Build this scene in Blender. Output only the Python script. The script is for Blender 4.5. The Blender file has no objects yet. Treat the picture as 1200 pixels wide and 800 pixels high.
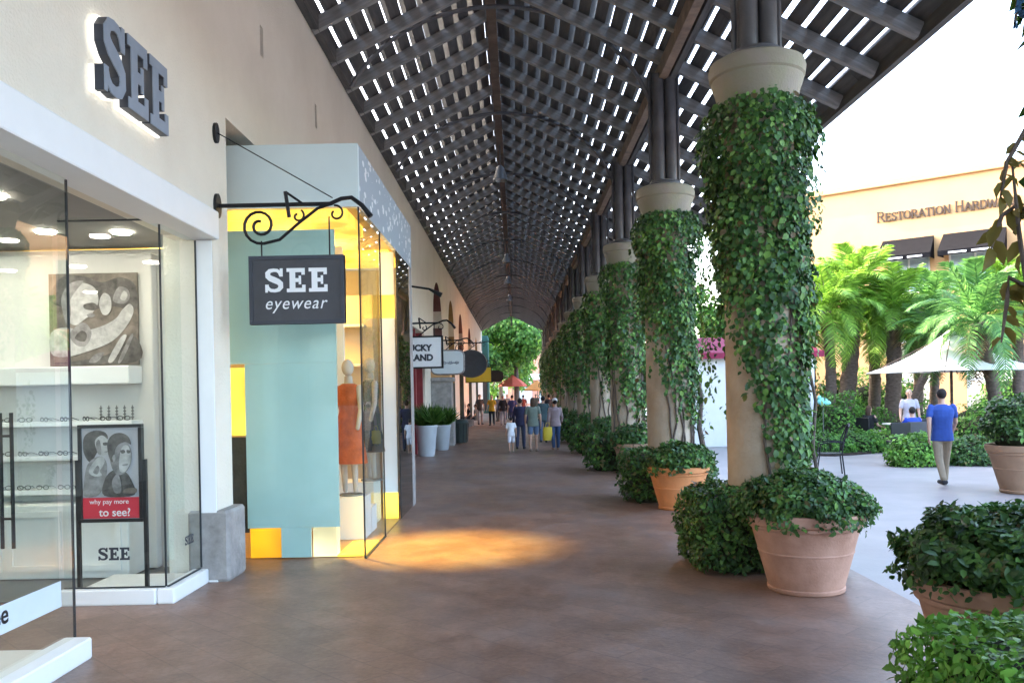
import bpy, bmesh, math, random
import numpy as np
from mathutils import Vector, Matrix
R = math.radians
scene = bpy.context.scene
COL = scene.collection
rng = np.random.default_rng(7)
random.seed(7)

# ------------------------------------------------------------------ camera
cd = bpy.data.cameras.new("camera")
cam = bpy.data.objects.new("camera", cd)
COL.objects.link(cam)
cam.location = (0, 0, 1.85)
cam.rotation_euler = (R(90), 0.02, 0)
cd.sensor_width = 36.0
cd.lens = 30.0
cd.shift_x = -5 / 1200
cd.shift_y = 60 / 1200
cd.clip_end = 2000
scene.camera = cam

# ------------------------------------------------------------------ sky, sun, exposure
SUN_DIR = Vector((-0.82, 0.57, 0)).normalized()      # towards the sun, level
SUN_EL = R(24)
w = bpy.data.worlds.new("World")
scene.world = w
w.use_nodes = True
nt = w.node_tree
nt.nodes.clear()
wo = nt.nodes.new("ShaderNodeOutputWorld")
bg = nt.nodes.new("ShaderNodeBackground")
sk = nt.nodes.new("ShaderNodeTexSky")
sk.sky_type = 'NISHITA'
sk.sun_disc = False
sk.sun_elevation = SUN_EL
sk.sun_rotation = math.atan2(SUN_DIR.x, SUN_DIR.y)
sk.air_density = 0.9
sk.dust_density = 4.5
sk.ozone_density = 0.6
bg.inputs[1].default_value = 0.15
nt.links.new(sk.outputs[0], bg.inputs[0])
nt.links.new(bg.outputs[0], wo.inputs[0])
sl = bpy.data.lights.new("sun", 'SUN')
sl.energy = 2.0
sl.angle = R(0.5)
sl.color = (1.0, 0.86, 0.68)
so = bpy.data.objects.new("sun", sl)
COL.objects.link(so)
sd = Vector((SUN_DIR.x * math.cos(SUN_EL), SUN_DIR.y * math.cos(SUN_EL), math.sin(SUN_EL)))
so.rotation_euler = (-sd).to_track_quat('-Z', 'Y').to_euler()
so.location = (-30, 20, 40)
scene.view_settings.view_transform = 'Standard'
scene.view_settings.look = 'None'
scene.view_settings.exposure = 4.0
scene.view_settings.gamma = 1
scene.cycles.max_bounces = 8
scene.cycles.diffuse_bounces = 4
scene.cycles.transparent_max_bounces = 24
scene.cycles.sample_clamp_indirect = 6.0

# ------------------------------------------------------------------ materials
def _n(t, kind, **kw):
    n = t.nodes.new(kind)
    for k, v in kw.items():
        setattr(n, k, v)
    return n

def mat(name, c, rough=0.7, var=0.15, scale=3.0, bump=0.15, bscale=40.0, metal=0.0, spec=0.4,
        c2=None, stretch=None, emit=0.0, detail=5.0, trans=0.0):
    m = bpy.data.materials.new(name)
    m.use_nodes = True
    t = m.node_tree
    b = t.nodes["Principled BSDF"]
    b.inputs["Roughness"].default_value = rough
    b.inputs["Metallic"].default_value = metal
    b.inputs["Specular IOR Level"].default_value = spec
    tc = _n(t, "ShaderNodeTexCoord")
    mp = _n(t, "ShaderNodeMapping")
    if stretch:
        mp.inputs["Scale"].default_value = stretch
    t.links.new(tc.outputs["Object"], mp.inputs[0])
    nz = _n(t, "ShaderNodeTexNoise")
    nz.inputs["Scale"].default_value = scale
    nz.inputs["Detail"].default_value = detail
    nz.inputs["Roughness"].default_value = 0.6
    t.links.new(mp.outputs[0], nz.inputs[0])
    rp = _n(t, "ShaderNodeValToRGB")
    rp.color_ramp.elements[0].position = 0.3
    rp.color_ramp.elements[1].position = 0.7
    a = [max(0, x * (1 - var)) for x in c]
    d = [min(1, x * (1 + var)) for x in (c2 or c)]
    rp.color_ramp.elements[0].color = (*a, 1)
    rp.color_ramp.elements[1].color = (*d, 1)
    t.links.new(nz.outputs[0], rp.inputs[0])
    t.links.new(rp.outputs[0], b.inputs["Base Color"])
    if bump:
        n2 = _n(t, "ShaderNodeTexNoise")
        n2.inputs["Scale"].default_value = bscale
        n2.inputs["Detail"].default_value = 4
        t.links.new(mp.outputs[0], n2.inputs[0])
        bp = _n(t, "ShaderNodeBump")
        bp.inputs["Strength"].default_value = bump
        bp.inputs["Distance"].default_value = 0.02
        t.links.new(n2.outputs[0], bp.inputs["Height"])
        t.links.new(bp.outputs[0], b.inputs["Normal"])
    if emit:
        b.inputs["Emission Color"].default_value = (*c, 1)
        b.inputs["Emission Strength"].default_value = emit
    return m

def leafmat(name, c1, c2, c3, transl=0.25, rough=0.5, dead=None):
    """leaf colours vary leaf by leaf"""
    m = bpy.data.materials.new(name)
    m.use_nodes = True
    t = m.node_tree
    b = t.nodes["Principled BSDF"]
    b.inputs["Roughness"].default_value = rough
    b.inputs["Specular IOR Level"].default_value = 0.35
    g = _n(t, "ShaderNodeNewGeometry")
    rp = _n(t, "ShaderNodeValToRGB")
    e = rp.color_ramp.elements
    e[0].position = 0.0; e[0].color = (*c1, 1)
    e[1].position = 1.0; e[1].color = (*c3, 1)
    k = e.new(0.6); k.color = (*c2, 1)
    if dead:
        e[-1].position = .955
        k = e.new(.965); k.color = (*dead, 1)
        k = e.new(1.0); k.color = (*[x*1.7 for x in dead], 1)
    t.links.new(g.outputs["Random Per Island"], rp.inputs[0])
    tc = _n(t, "ShaderNodeTexCoord")
    nz = _n(t, "ShaderNodeTexNoise")
    nz.inputs["Scale"].default_value = 2.2
    nz.inputs["Detail"].default_value = 3
    t.links.new(tc.outputs["Object"], nz.inputs[0])
    mr = _n(t, "ShaderNodeMapRange")
    mr.inputs[1].default_value = 0.3; mr.inputs[2].default_value = 0.7
    mr.inputs[3].default_value = 0.55; mr.inputs[4].default_value = 1.45
    t.links.new(nz.outputs[0], mr.inputs[0])
    mx = _n(t, "ShaderNodeVectorMath", operation='SCALE')
    t.links.new(rp.outputs[0], mx.inputs[0])
    t.links.new(mr.outputs[0], mx.inputs["Scale"])
    t.links.new(mx.outputs[0], b.inputs["Base Color"])
    tr = _n(t, "ShaderNodeBsdfTranslucent")
    t.links.new(mx.outputs[0], tr.inputs[0])
    ms = _n(t, "ShaderNodeMixShader")
    ms.inputs[0].default_value = transl
    t.links.new(b.outputs[0], ms.inputs[1])
    t.links.new(tr.outputs[0], ms.inputs[2])
    t.links.new(ms.outputs[0], t.nodes["Material Output"].inputs[0])
    return m

def glassmat(name, tint=(0.9, 0.97, 0.95), refl=1.0, rough=0.0, ior=1.5):
    m = bpy.data.materials.new(name)
    m.use_nodes = True
    t = m.node_tree
    t.nodes.clear()
    o = _n(t, "ShaderNodeOutputMaterial")
    tr = _n(t, "ShaderNodeBsdfTransparent")
    tr.inputs[0].default_value = (*tint, 1)
    gl = _n(t, "ShaderNodeBsdfGlossy")
    gl.inputs["Roughness"].default_value = rough
    fr = _n(t, "ShaderNodeFresnel")
    fr.inputs[0].default_value = ior
    mu = _n(t, "ShaderNodeMath", operation='MULTIPLY')
    mu.inputs[1].default_value = refl
    ge = _n(t, "ShaderNodeNewGeometry")
    fb = _n(t, "ShaderNodeMath", operation='SUBTRACT'); fb.inputs[0].default_value = 1
    t.links.new(ge.outputs["Backfacing"], fb.inputs[1])
    m3 = _n(t, "ShaderNodeMath", operation='MULTIPLY')
    t.links.new(fr.outputs[0], mu.inputs[0])
    t.links.new(mu.outputs[0], m3.inputs[0]); t.links.new(fb.outputs[0], m3.inputs[1])
    mx = _n(t, "ShaderNodeMixShader")
    t.links.new(m3.outputs[0], mx.inputs[0])
    t.links.new(tr.outputs[0], mx.inputs[1])
    t.links.new(gl.outputs[0], mx.inputs[2])
    t.links.new(mx.outputs[0], o.inputs[0])
    return m

def glow_mat(name, c, s):
    m = bpy.data.materials.new(name)
    m.use_nodes = True
    t = m.node_tree
    b = t.nodes["Principled BSDF"]
    b.inputs["Base Color"].default_value = (*[x*.3 for x in c], 1)
    b.inputs["Roughness"].default_value = .5
    b.inputs["Emission Color"].default_value = (*c, 1)
    tc = _n(t, "ShaderNodeTexCoord")
    nz = _n(t, "ShaderNodeTexNoise"); nz.inputs["Scale"].default_value = 1.6; nz.inputs["Detail"].default_value = 2
    t.links.new(tc.outputs["Object"], nz.inputs[0])
    mr = _n(t, "ShaderNodeMapRange")
    mr.inputs[1].default_value = .32; mr.inputs[2].default_value = .68; mr.inputs[3].default_value = s*.45; mr.inputs[4].default_value = s*1.45
    t.links.new(nz.outputs[0], mr.inputs[0])
    t.links.new(mr.outputs[0], b.inputs["Emission Strength"])
    return m

M = {}
def floormat():
    m = bpy.data.materials.new("tinted_concrete_brown")
    m.use_nodes = True
    t = m.node_tree
    b = t.nodes["Principled BSDF"]
    tc = _n(t, "ShaderNodeTexCoord")
    def noise(scale, detail, st=None):
        mp = _n(t, "ShaderNodeMapping")
        if st: mp.inputs["Scale"].default_value = st
        t.links.new(tc.outputs["Object"], mp.inputs[0])
        n = _n(t, "ShaderNodeTexNoise")
        n.inputs["Scale"].default_value = scale
        n.inputs["Detail"].default_value = detail
        n.inputs["Roughness"].default_value = 0.65
        t.links.new(mp.outputs[0], n.inputs[0])
        return n
    n1 = noise(0.55, 6); n2 = noise(3.2, 8); n3 = noise(22, 6); n4 = noise(1.3, 6, (1, .55, 1))
    rp = _n(t, "ShaderNodeValToRGB")
    e = rp.color_ramp.elements
    e[0].position = .36; e[0].color = (.145, .082, .058, 1)
    e[1].position = .66; e[1].color = (.31, .192, .142, 1)
    k = e.new(.5); k.color = (.212, .124, .089, 1)
    ad = _n(t, "ShaderNodeMath", operation='MULTIPLY_ADD'); ad.inputs[1].default_value = .45
    t.links.new(n2.outputs[0], ad.inputs[0])
    ad2 = _n(t, "ShaderNodeMath", operation='MULTIPLY_ADD'); ad2.inputs[1].default_value = .22
    t.links.new(n1.outputs[0], ad2.inputs[0])
    ad3 = _n(t, "ShaderNodeMath", operation='MULTIPLY'); ad3.inputs[1].default_value = .34
    t.links.new(n3.outputs[0], ad3.inputs[0])
    t.links.new(ad3.outputs[0], ad2.inputs[2])
    t.links.new(ad2.outputs[0], ad.inputs[2])
    t.links.new(ad.outputs[0], rp.inputs[0])
    # grey wear
    mx = _n(t, "ShaderNodeMixRGB"); mx.inputs[2].default_value = (.20, .175, .165, 1)
    mr = _n(t, "ShaderNodeMapRange")
    mr.inputs[1].default_value = .45; mr.inputs[2].default_value = .75; mr.inputs[4].default_value = .6
    t.links.new(n4.outputs[0], mr.inputs[0])
    t.links.new(mr.outputs[0], mx.inputs[0])
    t.links.new(rp.outputs[0], mx.inputs[1])
    # old gum spots and drips
    vo = _n(t, "ShaderNodeTexVoronoi"); vo.inputs["Scale"].default_value = 1.7
    t.links.new(tc.outputs["Object"], vo.inputs[0])
    vm = _n(t, "ShaderNodeMapRange"); vm.inputs[1].default_value = .028; vm.inputs[2].default_value = .045; vm.inputs[3].default_value = .55; vm.inputs[4].default_value = 0
    t.links.new(vo.outputs["Distance"], vm.inputs[0])
    m5 = _n(t, "ShaderNodeMixRGB"); m5.inputs[2].default_value = (.06, .05, .045, 1)
    mpb = _n(t, "ShaderNodeMapping"); mpb.inputs["Scale"].default_value = (1, 1, 1); mpb.inputs["Rotation"].default_value = (0, 0, R(45))
    t.links.new(tc.outputs["Object"], mpb.inputs[0])
    bk = _n(t, "ShaderNodeTexBrick")
    bk.inputs["Scale"].default_value = 1.0; bk.inputs["Brick Width"].default_value = .62; bk.inputs["Row Height"].default_value = .31
    bk.inputs["Mortar Size"].default_value = .008; bk.inputs["Mortar Smooth"].default_value = .6
    bk.inputs["Color1"].default_value = (.90, .90, .90, 1); bk.inputs["Color2"].default_value = (1.10, 1.08, 1.06, 1); bk.inputs["Mortar"].default_value = (.80, .80, .80, 1)
    t.links.new(mpb.outputs[0], bk.inputs[0])
    mb_ = _n(t, "ShaderNodeMixRGB", blend_type='MULTIPLY'); mb_.inputs[0].default_value = 1
    t.links.new(mx.outputs[0], mb_.inputs[1]); t.links.new(bk.outputs[0], mb_.inputs[2])
    t.links.new(vm.outputs[0], m5.inputs[0]); t.links.new(mb_.outputs[0], m5.inputs[1])
    t.links.new(m5.outputs[0], b.inputs["Base Color"])
    m2 = _n(t, "ShaderNodeMapRange")
    m2.inputs[1].default_value = .3; m2.inputs[2].default_value = .7
    m2.inputs[3].default_value = .30; m2.inputs[4].default_value = .55
    t.links.new(n4.outputs[0], m2.inputs[0])
    t.links.new(m2.outputs[0], b.inputs["Roughness"])
    bp = _n(t, "ShaderNodeBump"); bp.inputs["Strength"].default_value = .25; bp.inputs["Distance"].default_value = .012
    mxh = _n(t, "ShaderNodeMath", operation='ADD')
    t.links.new(n2.outputs[0], mxh.inputs[0]); t.links.new(n3.outputs[0], mxh.inputs[1])
    t.links.new(mxh.outputs[0], bp.inputs["Height"])
    t.links.new(bp.outputs[0], b.inputs["Normal"])
    return m

def flowermat():
    """pale blue-grey panel printed with white petals"""
    m = bpy.data.materials.new("petal_print")
    m.use_nodes = True
    t = m.node_tree
    b = t.nodes["Principled BSDF"]
    b.inputs["Roughness"].default_value = .35
    tc = _n(t, "ShaderNodeTexCoord")
    mp = _n(t, "ShaderNodeMapping"); mp.inputs["Scale"].default_value = (1, .55, 1)
    t.links.new(tc.outputs["Object"], mp.inputs[0])
    v = _n(t, "ShaderNodeTexVoronoi"); v.inputs["Scale"].default_value = 9
    t.links.new(mp.outputs[0], v.inputs[0])
    lt = _n(t, "ShaderNodeMath", operation='LESS_THAN'); lt.inputs[1].default_value = .36
    t.links.new(v.outputs["Distance"], lt.inputs[0])
    n = _n(t, "ShaderNodeTexNoise"); n.inputs["Scale"].default_value = 5
    t.links.new(tc.outputs["Object"], n.inputs[0])
    gt = _n(t, "ShaderNodeMath", operation='GREATER_THAN'); gt.inputs[1].default_value = .47
    t.links.new(n.outputs[0], gt.inputs[0])
    mu = _n(t, "ShaderNodeMath", operation='MULTIPLY')
    t.links.new(lt.outputs[0], mu.inputs[0]); t.links.new(gt.outputs[0], mu.inputs[1])
    mx = _n(t, "ShaderNodeMixRGB")
    mx.inputs[1].default_value = (.33, .40, .46, 1); mx.inputs[2].default_value = (.82, .84, .85, 1)
    t.links.new(mu.outputs[0], mx.inputs[0])
    t.links.new(mx.outputs[0], b.inputs["Base Color"])
    return m

M['floor'] = floormat()
M['court'] = mat("courtyard_paving", (.29, .26, .255), .42, .14, 1.2, .12, 30, detail=8)
M['earth'] = mat("planting_soil", (.05, .035, .025), .95, .3, 4, .6, 20)
M['stucco'] = mat("cream_stucco", (.76, .69, .57), .9, .05, .9, .5, 38, c2=(.77, .71, .60), detail=9)
M['stone'] = mat("grey_pier_stone", (.30, .28, .265), .8, .28, 5, .35, 25)
M['shaft'] = mat("tan_column_stone", (.40, .295, .195), .85, .2, 3, .35, 30, c2=(.36, .29, .22))
M['cap'] = mat("weathered_capital_stone", (.37, .31, .255), .85, .25, 4, .35, 40, c2=(.20, .19, .12), detail=8)
M['wood'] = mat("dark_roof_timber", (.098, .092, .086), .75, .3, 2.5, .3, 12, stretch=(6, .6, 6))
M['rafter'] = mat("brown_rafter_timber", (.27, .255, .235), .75, .3, 2.5, .3, 12, stretch=(.6, 6, 6))
M['rust'] = mat("rusty_ridge_timber", (.13, .085, .06), .75, .35, 3, .3, 12)
M['beam'] = mat("lit_tan_timber", (.24, .17, .12), .7, .35, 4, .3, 20)  # courtyard light on the pole beam put into its light brown
M['steel'] = mat("grey_painted_steel", (.115, .11, .11), .5, .2, 5, .1, 60, metal=.3)
M['iron'] = mat("black_wrought_iron", (.018, .018, .02), .45, .2, 20, .2, 90, metal=.4)
M['terra'] = mat("terracotta", (.41, .21, .14), .8, .16, 4, .2, 45, c2=(.44, .25, .18), detail=7)
M['terra2'] = mat("brown_terracotta", (.34, .215, .14), .8, .16, 4, .2, 45)
M['white'] = mat("white_painted_metal", (.80, .80, .79), .4, .02, 4, .02, 60)
M['offwhite'] = mat("offwhite_board", (.72, .71, .68), .6, .04, 4, .05, 60)
M['greige'] = mat("grey_beige_plaster", (.42, .385, .35), .8, .05, 2, .1, 60)
M['soffit'] = mat("grey_soffit_board", (.28, .265, .25), .7, .06, 2, .06, 60)
M['mint'] = mat("mint_frosted_glass", (.43, .615, .605), .22, .05, 1.5, .0, 60, spec=.6)
M['mintpale'] = mat("pale_mint_panel", (.66, .76, .76), .3, .03, 2, .0, 60)
M['petal'] = flowermat()
M['glass'] = glassmat("shop_glass", (.95, .985, .98), 1.6)
M['litglass'] = glassmat("lit_shop_glass", (.97, .99, .97), .7)
M['glassfront'] = glassmat("near_shop_glass", (.93, .96, .95), 1.9)
M['glass_dark'] = glassmat("dark_tinted_glass", (.45, .52, .5), 1.5)  # pane with a dark tint of its own
M['vinyl'] = mat("frosted_white_vinyl", (.72, .78, .84), .5, .03, 4, 0)
_b = M['vinyl'].node_tree.nodes["Principled BSDF"]; _b.inputs["Alpha"].default_value = .72
M['shelfwall'] = mat("white_shop_panel", (.70, .685, .66), .6, .03, 3, .05, 60)
M['seal'] = mat("dark_glazing_seal", (.02, .025, .03), .5, .1, 5, 0)
M['black'] = mat("black_metal", (.015, .015, .017), .4, .1, 5, 0)
M['charcoal'] = mat("charcoal_sign_paint", (.055, .055, .062), .55, .12, 6, .05, 60)
M['sign_white'] = mat("white_sign_paint", (.80, .81, .82), .5, .02, 6, 0)
M['letter_dark'] = mat("dark_letter_return", (.035, .04, .055), .4, .1, 6, 0)
M['letter_face'] = mat("blue_grey_letter_face", (.25, .29, .35), .45, .08, 6, 0)
M['halo'] = glow_mat("halo_backing_glow", (1, .97, .9), .12)
M['amber'] = glow_mat("amber_lamp", (1.0, .42, .01), .075)
M['yellow'] = glow_mat("yellow_shop_glow", (1.0, .70, .08), .11)  # glow for the lit floor and pier ends, and for the slot lamp
M['paleglow'] = glow_mat("pale_panel_glow", (1.0, .86, .50), .085)  # brightness of a lit white panel put in as glow
M['ambersoft'] = glow_mat("amber_ceiling_wash", (1.0, .56, .07), .14)
M['shoplight'] = glow_mat("shop_ceiling_light", (1, .90, .74), 9)
M['warmwall'] = mat("warm_shop_wall", (.62, .50, .34), .8, .06, 2, 0)
M['warmfloor'] = mat("shop_wood_floor", (.35, .21, .10), .4, .15, 3, .05, 30)
M['darkfloor'] = mat("shop_grey_floor", (.13, .125, .12), .45, .1, 3, .05, 30)
M['red'] = mat("poster_red", (.62, .035, .06), .5, .05, 5, 0)
M['p_dark'] = mat("print_dark_grey", (.095, .085, .08), .5, .6, 13, 0)
M['p_mid'] = mat("print_mid_grey", (.24, .225, .225), .5, .45, 12, 0)
M['p_light'] = mat("print_light_grey", (.44, .425, .42), .5, .32, 11, 0)
M['p_bg'] = mat("print_backdrop_grey", (.44, .425, .46), .5, .1, 3, 0)
M['p_brown'] = mat("print_backdrop_brown", (.17, .14, .118), .5, .5, 7, 0)
M['ivy'] = leafmat("ivy_leaf", (.026, .068, .018), (.058, .14, .03), (.16, .30, .055), .2, .5, (.11, .075, .03))
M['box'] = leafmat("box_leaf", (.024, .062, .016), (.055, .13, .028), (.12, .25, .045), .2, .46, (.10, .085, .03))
M['boxlit'] = leafmat("lit_box_leaf", (.07, .19, .025), (.15, .34, .045), (.26, .50, .08), .3, .42)  # box leaf with the courtyard light put into its colour
M['shrubl'] = leafmat("fresh_shrub_leaf", (.04, .12, .02), (.08, .21, .03), (.15, .32, .05), .35)
M['backlitleaf'] = leafmat("backlit_brown_green_leaf", (.08, .085, .022), (.17, .14, .03), (.28, .19, .04), .5)  # brown-green of the backlight put into the leaf colour
M['blueleaf'] = leafmat("blue_grey_leaf", (.04, .09, .16), (.05, .12, .22), (.08, .17, .28), .3)
M['grass'] = leafmat("planter_grass", (.03, .09, .015), (.07, .16, .025), (.14, .24, .05), .3)
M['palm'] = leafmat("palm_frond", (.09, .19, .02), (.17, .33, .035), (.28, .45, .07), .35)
M['palmdark'] = leafmat("dark_green_palm_frond", (.05, .14, .035), (.09, .22, .05), (.16, .32, .07), .3)  # second frond colour, a darker green
M['tree'] = leafmat("tree_leaf", (.05, .14, .022), (.10, .24, .035), (.18, .36, .055), .35)
M['twig'] = mat("dark_bush_core", (.028, .03, .014), .9, .4, 14, .6, 30)  # dark brown-green for the solid core of the bushes, and no real twigs
M['bark'] = mat("palm_bark", (.115, .085, .068), .95, .4, 8, .8, 25, stretch=(1, 1, 2.5))
M['vine'] = mat("vine_stem", (.10, .075, .06), .9, .3, 10, .5, 40)
M['adobe'] = mat("orange_stucco", (.60, .285, .15), .9, .06, .7, .2, 40)
M['adobe2'] = mat("yellow_stucco", (.64, .365, .17), .9, .06, .7, .2, 40)
M['awning'] = mat("black_awning_cloth", (.008, .008, .010), .95, .15, 4, .1, 60, spec=.08)
M['magenta'] = mat("magenta_roof_cloth", (.24, .014, .05), .7, .12, 4, .1, 60)
M['canvas'] = mat("white_canvas", (.80, .80, .78), .8, .02, 3, .05, 60)
M['winglass'] = mat("window_glass_pale", (.42, .50, .55), .08, .12, 1.5, 0, spec=.8)
M['dkglass'] = mat("dark_shop_opening", (.045, .045, .048), .15, .2, 2, 0, spec=.7)
M['bronze'] = mat("brown_sign_metal", (.05, .028, .016), .5, .1, 5, 0)
M['maroon'] = mat("maroon_door_paint", (.22, .025, .03), .5, .15, 3, .05)
M['galv'] = mat("grey_lamp_metal", (.20, .20, .19), .4, .15, 5, .05, metal=.6)
M['skin'] = mat("skin", (.52, .31, .22), .6, .06, 6, 0)
M['yellowsign'] = mat("yellow_sign_paint", (.80, .60, .05), .5, .05, 4, 0)
M['palesign'] = mat("pale_blue_sign", (.68, .76, .78), .5, .03, 4, 0)
M['binGreen'] = mat("dark_green_bin", (.03, .042, .035), .5, .2, 6, .1)
M['planter'] = mat("pale_grey_planter", (.42, .45, .48), .5, .06, 4, .05)
M['orangecloth'] = mat("orange_dress_cloth", (.36, .085, .025), .85, .25, 9, .3, 30)
M['darkcloth'] = mat("dark_dress_cloth", (.05, .05, .045), .85, .25, 9, .3, 30)
M['tealp'] = mat("teal_awning_cloth", (.03, .12, .10), .7, .15, 4, .1)
def cloth(name, c):
    return mat(name, c, .85, .1, 14, .2, 70)

# ------------------------------------------------------------------ mesh helpers
class MB:
    def __init__(s):
        s.v = []; s.f = []
    def add(s, vs, fs):
        o = len(s.v)
        s.v += [tuple(p) for p in vs]
        s.f += [tuple(i + o for i in f) for f in fs]
        return s
    def box(s, x0, y0, z0, x1, y1, z1):
        return s.add([(x0,y0,z0),(x1,y0,z0),(x1,y1,z0),(x0,y1,z0),(x0,y0,z1),(x1,y0,z1),(x1,y1,z1),(x0,y1,z1)],
                     [(0,3,2,1),(4,5,6,7),(0,1,5,4),(1,2,6,5),(2,3,7,6),(3,0,4,7)])
    def bbox(s, x0, y0, z0, x1, y1, z1, b=.01):
        """box with chamfered vertical and top edges"""
        b = min(b, (x1-x0)*.45, (y1-y0)*.45, (z1-z0)*.45)
        def ring(z, k):
            return [(x0+b+k,y0+k,z),(x1-b-k,y0+k,z),(x1-k,y0+b+k,z),(x1-k,y1-b-k,z),(x1-b-k,y1-k,z),(x0+b+k,y1-k,z),(x0+k,y1-b-k,z),(x0+k,y0+b+k,z)]
        rs = [ring(z0+b,0)]; rs = [ring(z0, b*.5), ring(z0+b,0), ring(z1-b,0), ring(z1,b*.5)]
        vs = [p for r in rs for p in r]
        fs = []
        for i in range(3):
            for j in range(8):
                a, c = i*8+j, i*8+(j+1)%8
                fs.append((a, c, c+8, a+8))
        fs.append(tuple(reversed(range(8)))); fs.append(tuple(range(24,32)))
        return s.add(vs, fs)
    def lathe(s, prof, cx=0, cy=0, n=24, cap=True):
        vs = []; fs = []
        for r, z in prof:
            for j in range(n):
                a = 2*math.pi*j/n
                vs.append((cx+r*math.cos(a), cy+r*math.sin(a), z))
        for i in range(len(prof)-1):
            for j in range(n):
                a, c = i*n+j, i*n+(j+1)%n
                fs.append((a, c, c+n, a+n))
        if cap:
            fs.append(tuple(reversed(range(n))))
            fs.append(tuple(range((len(prof)-1)*n, len(prof)*n)))
        return s.add(vs, fs)
    def tube(s, pts, r, n=8, closed=False, flat=1.0):
        pts = [Vector(p) for p in pts]
        if not hasattr(r, '__len__'): r = [r]*len(pts)
        vs = []; fs = []; up = None
        for i, p in enumerate(pts):
            if closed: d = pts[(i+1)%len(pts)] - pts[i-1]
            else: d = pts[min(i+1, len(pts)-1)] - pts[max(i-1, 0)]
            d.normalize()
            if up is None:
                up = Vector((0,0,1)) if abs(d.z) < .9 else Vector((0,1,0))
            x = d.cross(up)
            if x.length < 1e-5: x = d.orthogonal()
            x.normalize(); up = x.cross(d).normalized()
            for j in range(n):
                a = 2*math.pi*j/n
                vs.append(p + x*math.cos(a)*r[i] + up*math.sin(a)*r[i]*flat)
        m = len(pts)
        for i in range(m if closed else m-1):
            for j in range(n):
                a, c = i*n+j, i*n+(j+1)%n
                a2, c2 = ((i+1)%m)*n+j, ((i+1)%m)*n+(j+1)%n
                fs.append((a, c, c2, a2))
        if not closed:
            fs.append(tuple(reversed(range(n)))); fs.append(tuple(range((m-1)*n, m*n)))
        return s.add(vs, fs)
    def loft(s, rings, n=16):
        """rings: (cx,cy,cz,rx,ry)"""
        vs = []; fs = []
        for cx, cy, cz, rx, ry in rings:
            for j in range(n):
                a = 2*math.pi*j/n
                vs.append((cx+rx*math.cos(a), cy+ry*math.sin(a), cz))
        for i in range(len(rings)-1):
            for j in range(n):
                a, c = i*n+j, i*n+(j+1)%n
                fs.append((a, c, c+n, a+n))
        fs.append(tuple(reversed(range(n)))); fs.append(tuple(range((len(rings)-1)*n, len(rings)*n)))
        return s.add(vs, fs)
    def ball(s, c, rx, ry=None, rz=None, n=12, m=8):
        ry = ry or rx; rz = rz or rx
        vs = [(c[0],c[1],c[2]-rz)]; fs = []
        for i in range(1, m):
            t = -math.pi/2 + math.pi*i/m
            for j in range(n):
                a = 2*math.pi*j/n
                vs.append((c[0]+rx*math.cos(t)*math.cos(a), c[1]+ry*math.cos(t)*math.sin(a), c[2]+rz*math.sin(t)))
        vs.append((c[0],c[1],c[2]+rz))
        for j in range(n):
            fs.append((0, 1+(j+1)%n, 1+j))
            fs.append((len(vs)-1, 1+(m-2)*n+j, 1+(m-2)*n+(j+1)%n))
        for i in range(m-2):
            for j in range(n):
                a, b = 1+i*n+j, 1+i*n+(j+1)%n
                fs.append((a, b, b+n, a+n))
        return s.add(vs, fs)
    def caps(s, p0, p1, r0, r1, n=10):
        """tapered capsule"""
        p0, p1 = Vector(p0), Vector(p1); d = (p1-p0).normalized()
        return s.tube([p0-d*r0*.98, p0-d*r0*.7, p0, p1, p1+d*r1*.7, p1+d*r1*.98], [r0*.2, r0*.71, r0, r1, r1*.71, r1*.2], n)
    def prism(s, poly, y0, y1, ax='y'):
        """extrude a polygon of (x,z) pairs along y (or (y,z) along x, or (x,y) along z)"""
        n = len(poly)
        def P(a, b, k):
            return {'y': (a, k, b), 'x': (k, a, b), 'z': (a, b, k)}[ax]
        vs = [P(a, b, y0) for a, b in poly] + [P(a, b, y1) for a, b in poly]
        fs = [tuple(range(n)), tuple(reversed(range(n, 2*n)))]
        for i in range(n):
            fs.append((i, i+n, (i+1)%n+n, (i+1)%n))
        return s.add(vs, fs)
    def mesh(s, name, m, smooth=False, fix=True):
        me = bpy.data.meshes.new(name)
        me.from_pydata(s.v, [], s.f)
        if m is not None: me.materials.append(m)
        if fix:
            bm = bmesh.new(); bm.from_mesh(me)
            bmesh.ops.recalc_face_normals(bm, faces=bm.faces)
            bm.to_mesh(me); bm.free()
        if smooth:
            me.polygons.foreach_set('use_smooth', [True]*len(me.polygons))
            me.set_sharp_from_angle(angle=R(38))
        me.update()
        return me
    def build(s, name, m, parent=None, smooth=False, loc=None):
        return link(name, s.mesh(name, m, smooth), parent, loc)

def link(name, me, parent=None, loc=None, rot=None):
    o = bpy.data.objects.new(name, me)
    COL.objects.link(o)
    if parent is not None: o.parent = parent
    if loc is not None: o.location = loc
    if rot is not None: o.rotation_euler = rot
    return o

def tag(o, label=None, cat=None, group=None, kind=None):
    if label: o['label'] = label
    if cat: o['category'] = cat
    if group: o['group'] = group
    if kind: o['kind'] = kind
    return o

def thing(name, label, cat, loc=(0,0,0), rz=0, group=None):
    o = bpy.data.objects.new(name, None)
    COL.objects.link(o)
    o.empty_display_size = .2
    o.location = loc; o.rotation_euler = (0, 0, rz)
    return tag(o, label, cat, group)

def kids(o):
    return list(o.children)
def dup(o, parent=None, loc=None, label=None, rz=None):
    c = o.copy(); COL.objects.link(c)
    if parent is not None: c.parent = parent
    if loc is not None: c.location = loc
    if rz is not None: c.rotation_euler = (0, 0, rz)
    if label: c['label'] = label
    for k in kids(o): dup(k, c)
    return c

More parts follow.
